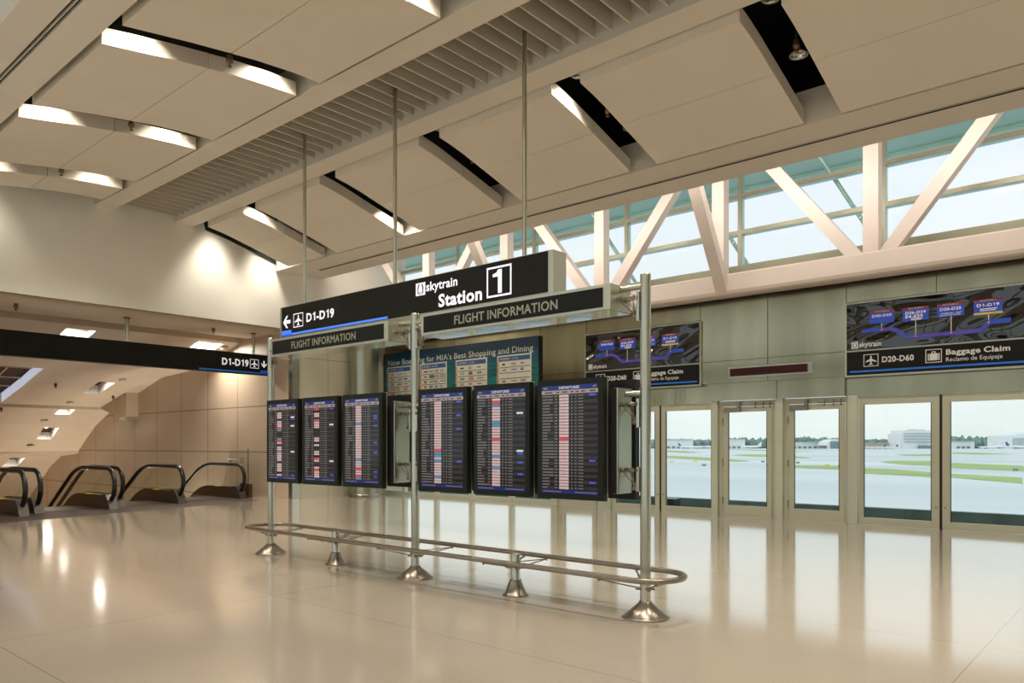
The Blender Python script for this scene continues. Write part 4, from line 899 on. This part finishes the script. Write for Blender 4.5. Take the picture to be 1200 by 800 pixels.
tag(b.build('distant_trees', origin=(-600, 1950, GZ)), 'dark green tree belt on the horizon beyond the airfield', 'trees', kind='stuff')
def building(name, px, label, fn, d=1900):
    c = far(px, d); t = thing(name, (c.x, c.y, GZ), label, 'building'); fn(t); return t
def f_terminal(t):
    q = MB(); far_box(q, 1058, 1094, 1900, GZ, 40, 60, 'far_white'); far_box(q, 1052, 1058, 1905, GZ, 32, 50, 'far_white'); q.build('walls', t)
    q = MB()
    for z in (10, 17, 24, 31): far_box(q, 1059.5, 1093, 1897, z, z+2.2, 2, 'far_grey')
    q.build('window_band', t)
    q = MB(); far_box(q, 1068, 1073, 1915, 40, 42.5, 20, 'far_grey'); far_box(q, 1078, 1084, 1915, 40, 42, 20, 'far_grey'); q.build('roof_plant', t)
    q = MB(); far_box(q, 1078, 1091, 1890, GZ, 2, 8, 'far_dark'); q.build('gate', t)
building('terminal_building', 1072, 'large pale block building far across the airfield behind the left sliding door', f_terminal)
def f_hangar(t):
    q = MB(); far_box(q, 1184, 1245, 1850, GZ, 26, 90, 'far_white'); q.build('walls', t)
    q = MB(); p, r = far(1184, 1850), far(1245, 1850); m_ = far(1214, 1850)
    vs_ = []
    for dd in (0, 90): 
        for u, z in ((p, 26), (m_, 37), (r, 26)): vs_.append((u.x+FW.x*dd, u.y+FW.y*dd, z))
    q.add(vs_, [(0,1,2)[::-1], (3,4,5), (0,3,4,1), (1,4,5,2), (0,2,5,3)], 'far_white'); q.build('roof', t)
    q = MB(); far_box(q, 1188, 1230, 1847, GZ, 20, 3, 'far_grey'); q.build('hangar_door', t)
building('hangar', 1205, 'pale aircraft hangar with a grey door at the far right of the airfield', f_hangar)
def f_arch(t):
    q = MB(); pts = []
    for k in range(9): a = math.pi*k/8; pts.append((982-13*math.cos(a), GZ+8+16*math.sin(a)))
    for (a, z), (c, e2) in zip(pts, pts[1:]):
        for dd in (0,):
            u, v = far(a, 1880), far(c, 1880); u2, v2 = u+FW*60, v+FW*60
            q.add([(u.x,u.y,GZ),(v.x,v.y,GZ),(v.x,v.y,e2),(u.x,u.y,z),(u2.x,u2.y,GZ),(v2.x,v2.y,GZ),(v2.x,v2.y,e2),(u2.x,u2.y,z)], [(0,1,2,3),(7,6,5,4),(3,2,6,7)], 'far_white')
    q.build('shell', t)
    q = MB(); far_box(q, 974, 991, 1876, GZ, 12, 3, 'far_dark'); q.build('hangar_door', t)
building('arched_hangar', 982, 'white arched hangar with a dark opening behind the right hinged door', f_arch)
for p0, p1, z1, m, l in ((774, 812, 17, 'far_white', 'long white shed among trees behind the sliding door right of the tall post'), (845, 873, 18, 'far_white', 'long white shed on the horizon behind the left hinged door'), (928, 968, 10, 'far_white', 'low white shed on the horizon behind the right hinged door'), (1010, 1042, 8, 'far_tan', 'low tan shed on the horizon behind the left map sliding door'), (1120, 1142, 12, 'far_white', 'low white shed on the horizon at the left side of the rightmost door')):
    def f(t, p0=p0, p1=p1, z1=z1, m=m):
        q = MB(); far_box(q, p0, p1, 1950, GZ, z1, 40, m); q.build('walls', t)
        q = MB(); far_box(q, p0, p1, 1945, z1, z1+1.5, 50, 'far_grey'); q.build('roof', t)
        q = MB(); n = int((p1-p0)/6)
        for k in range(n): far_box(q, p0+2+k*6, p0+5+k*6, 1947, GZ, GZ+6, 3, 'far_dark')
        q.build('doors', t)
    building('airport_shed', (p0+p1)/2, l, f, 1950)
def plane(px, d, L, tailm, flip, label):
    c = far(px, d); t = thing('airplane', (c.x, c.y, GZ), label, 'airplane', 'parked airplanes'); t.rotation_euler = (0, 0, YAW+(math.pi if flip else 0)); k = L/40
    def P(q, n): return q.build(n, t, None)
    t['org'] = (0, 0, 0)
    q = MB(); prof = [(-20, .3, 5.2), (-17, 1.1, 4.9), (-12, 1.8, 4.4), (-6, 2.0, 4.2), (12, 2.0, 4.2), (16, 1.7, 4.1), (18.5, 1.0, 3.9), (20, .2, 3.7)]
    vs_ = [(x*k, r*k*math.cos(2*math.pi*j/12), z*k+r*k*math.sin(2*math.pi*j/12)) for x, r, z in prof for j in range(12)]
    q.add(vs_, [(i*12+j, (i+1)*12+j, (i+1)*12+(j+1) % 12, i*12+(j+1) % 12)[::-1] for i in range(7) for j in range(12)], 'plane_white', True); P(q, 'fuselage')
    q = MB(); q.prism([(-20.5*k, 12.5*k), (-18*k, 12.5*k), (-12.5*k, 6*k), (-19*k, 5.6*k)], 'y', -.3*k, .3*k, tailm); P(q, 'tail_fin')
    for s in (1, -1):
        q = MB(); q.prism([(3*k, s*1.5*k), (-3*k, s*1.5*k), (-7*k, s*17*k), (-5*k, s*17*k)], 'z', 3.0*k, 3.4*k, 'plane_white'); P(q, 'wing')
        q = MB(); q.prism([(-15*k, s*.8*k), (-18.5*k, s*.8*k), (-20*k, s*6.5*k), (-18.5*k, s*6.5*k)], 'z', 5.6*k, 5.9*k, 'plane_white'); P(q, 'tailplane')
        q = MB(); q.tube([(2.8*k, s*5.5*k, 2.0*k), (-1.2*k, s*5.5*k, 2.0*k)], 1.0*k, 'far_grey', 10); P(q, 'engine')
        q = MB(); q.tube([(-2*k, s*3*k, 3*k), (-2*k, s*3*k, 0)], .4*k, 'far_dark', 6); P(q, 'landing_gear')
    q = MB(); q.tube([(14*k, 0, 3*k), (14*k, 0, 0)], .4*k, 'far_dark', 6); P(q, 'landing_gear')
for a in ((806, 1800, 46, 'far_violet', False, 'parked white airplane with violet tail, leftmost on the far apron'), (816, 1700, 44, 'far_violet', True, 'parked white airplane with violet tail, second from left on the far apron'), (831, 1800, 46, 'far_violet', False, 'parked white airplane with violet tail nearest the left hinged door post'),
          (880, 1780, 50, 'plane_white', True, 'all white parked airplane behind the left hinged door'), (1018, 1800, 32, 'far_tail', False, 'small parked airplane with blue tail nearest the pale post of the map doors'), (1030, 1810, 32, 'far_tail', True, 'small parked airplane with blue tail, middle of three near the tan shed'),
          (1044, 1790, 34, 'far_tail', True, 'small parked airplane with blue tail beside the large block building'), (1156, 1700, 40, 'far_tail', False, 'white parked airplane with blue tail in front of the trees at the right'), (1172, 1760, 52, 'plane_white', False, 'white parked airplane with tall white tail at the right'), (1192, 1700, 52, 'far_tail', False, 'white parked airplane with blue tail in front of the hangar')):
    plane(*a)
for px, d, m, l in ((787, 330, 'tag_yellow', 'small yellow taxiway sign on the grass behind the sliding door, left one'), (815, 345, 'tag_yellow', 'small yellow taxiway sign on the grass behind the sliding door, right one'), (825, 270, 'far_dark', 'small black taxiway sign on the nearest grass behind the sliding door'), (894, 330, 'far_dark', 'small black taxiway sign behind the left hinged door'),
                    (935, 310, 'far_dark', 'small black taxiway sign behind the right hinged door'), (969, 268, 'tag_yellow', 'small yellow taxiway sign behind the right hinged door'), (1190, 218, 'far_dark', 'small black taxiway sign on the grass at the right picture edge')):
    c = far(px, d); t = thing('taxiway_sign', (c.x, c.y, GZ), l, 'taxiway sign', 'taxiway signs on the grass'); t['org'] = (0, 0, 0); t.rotation_euler = (0, 0, YAW)
    q = MB(); q.box(-.75, .75, -.12, .12, .35, 1.0, m); q.build('panel', t)
    for s in (-.5, .5): q = MB(); q.tube([(s, 0, .1), (s, 0, .4)], .06, 'far_grey', 6); q.build('leg', t)
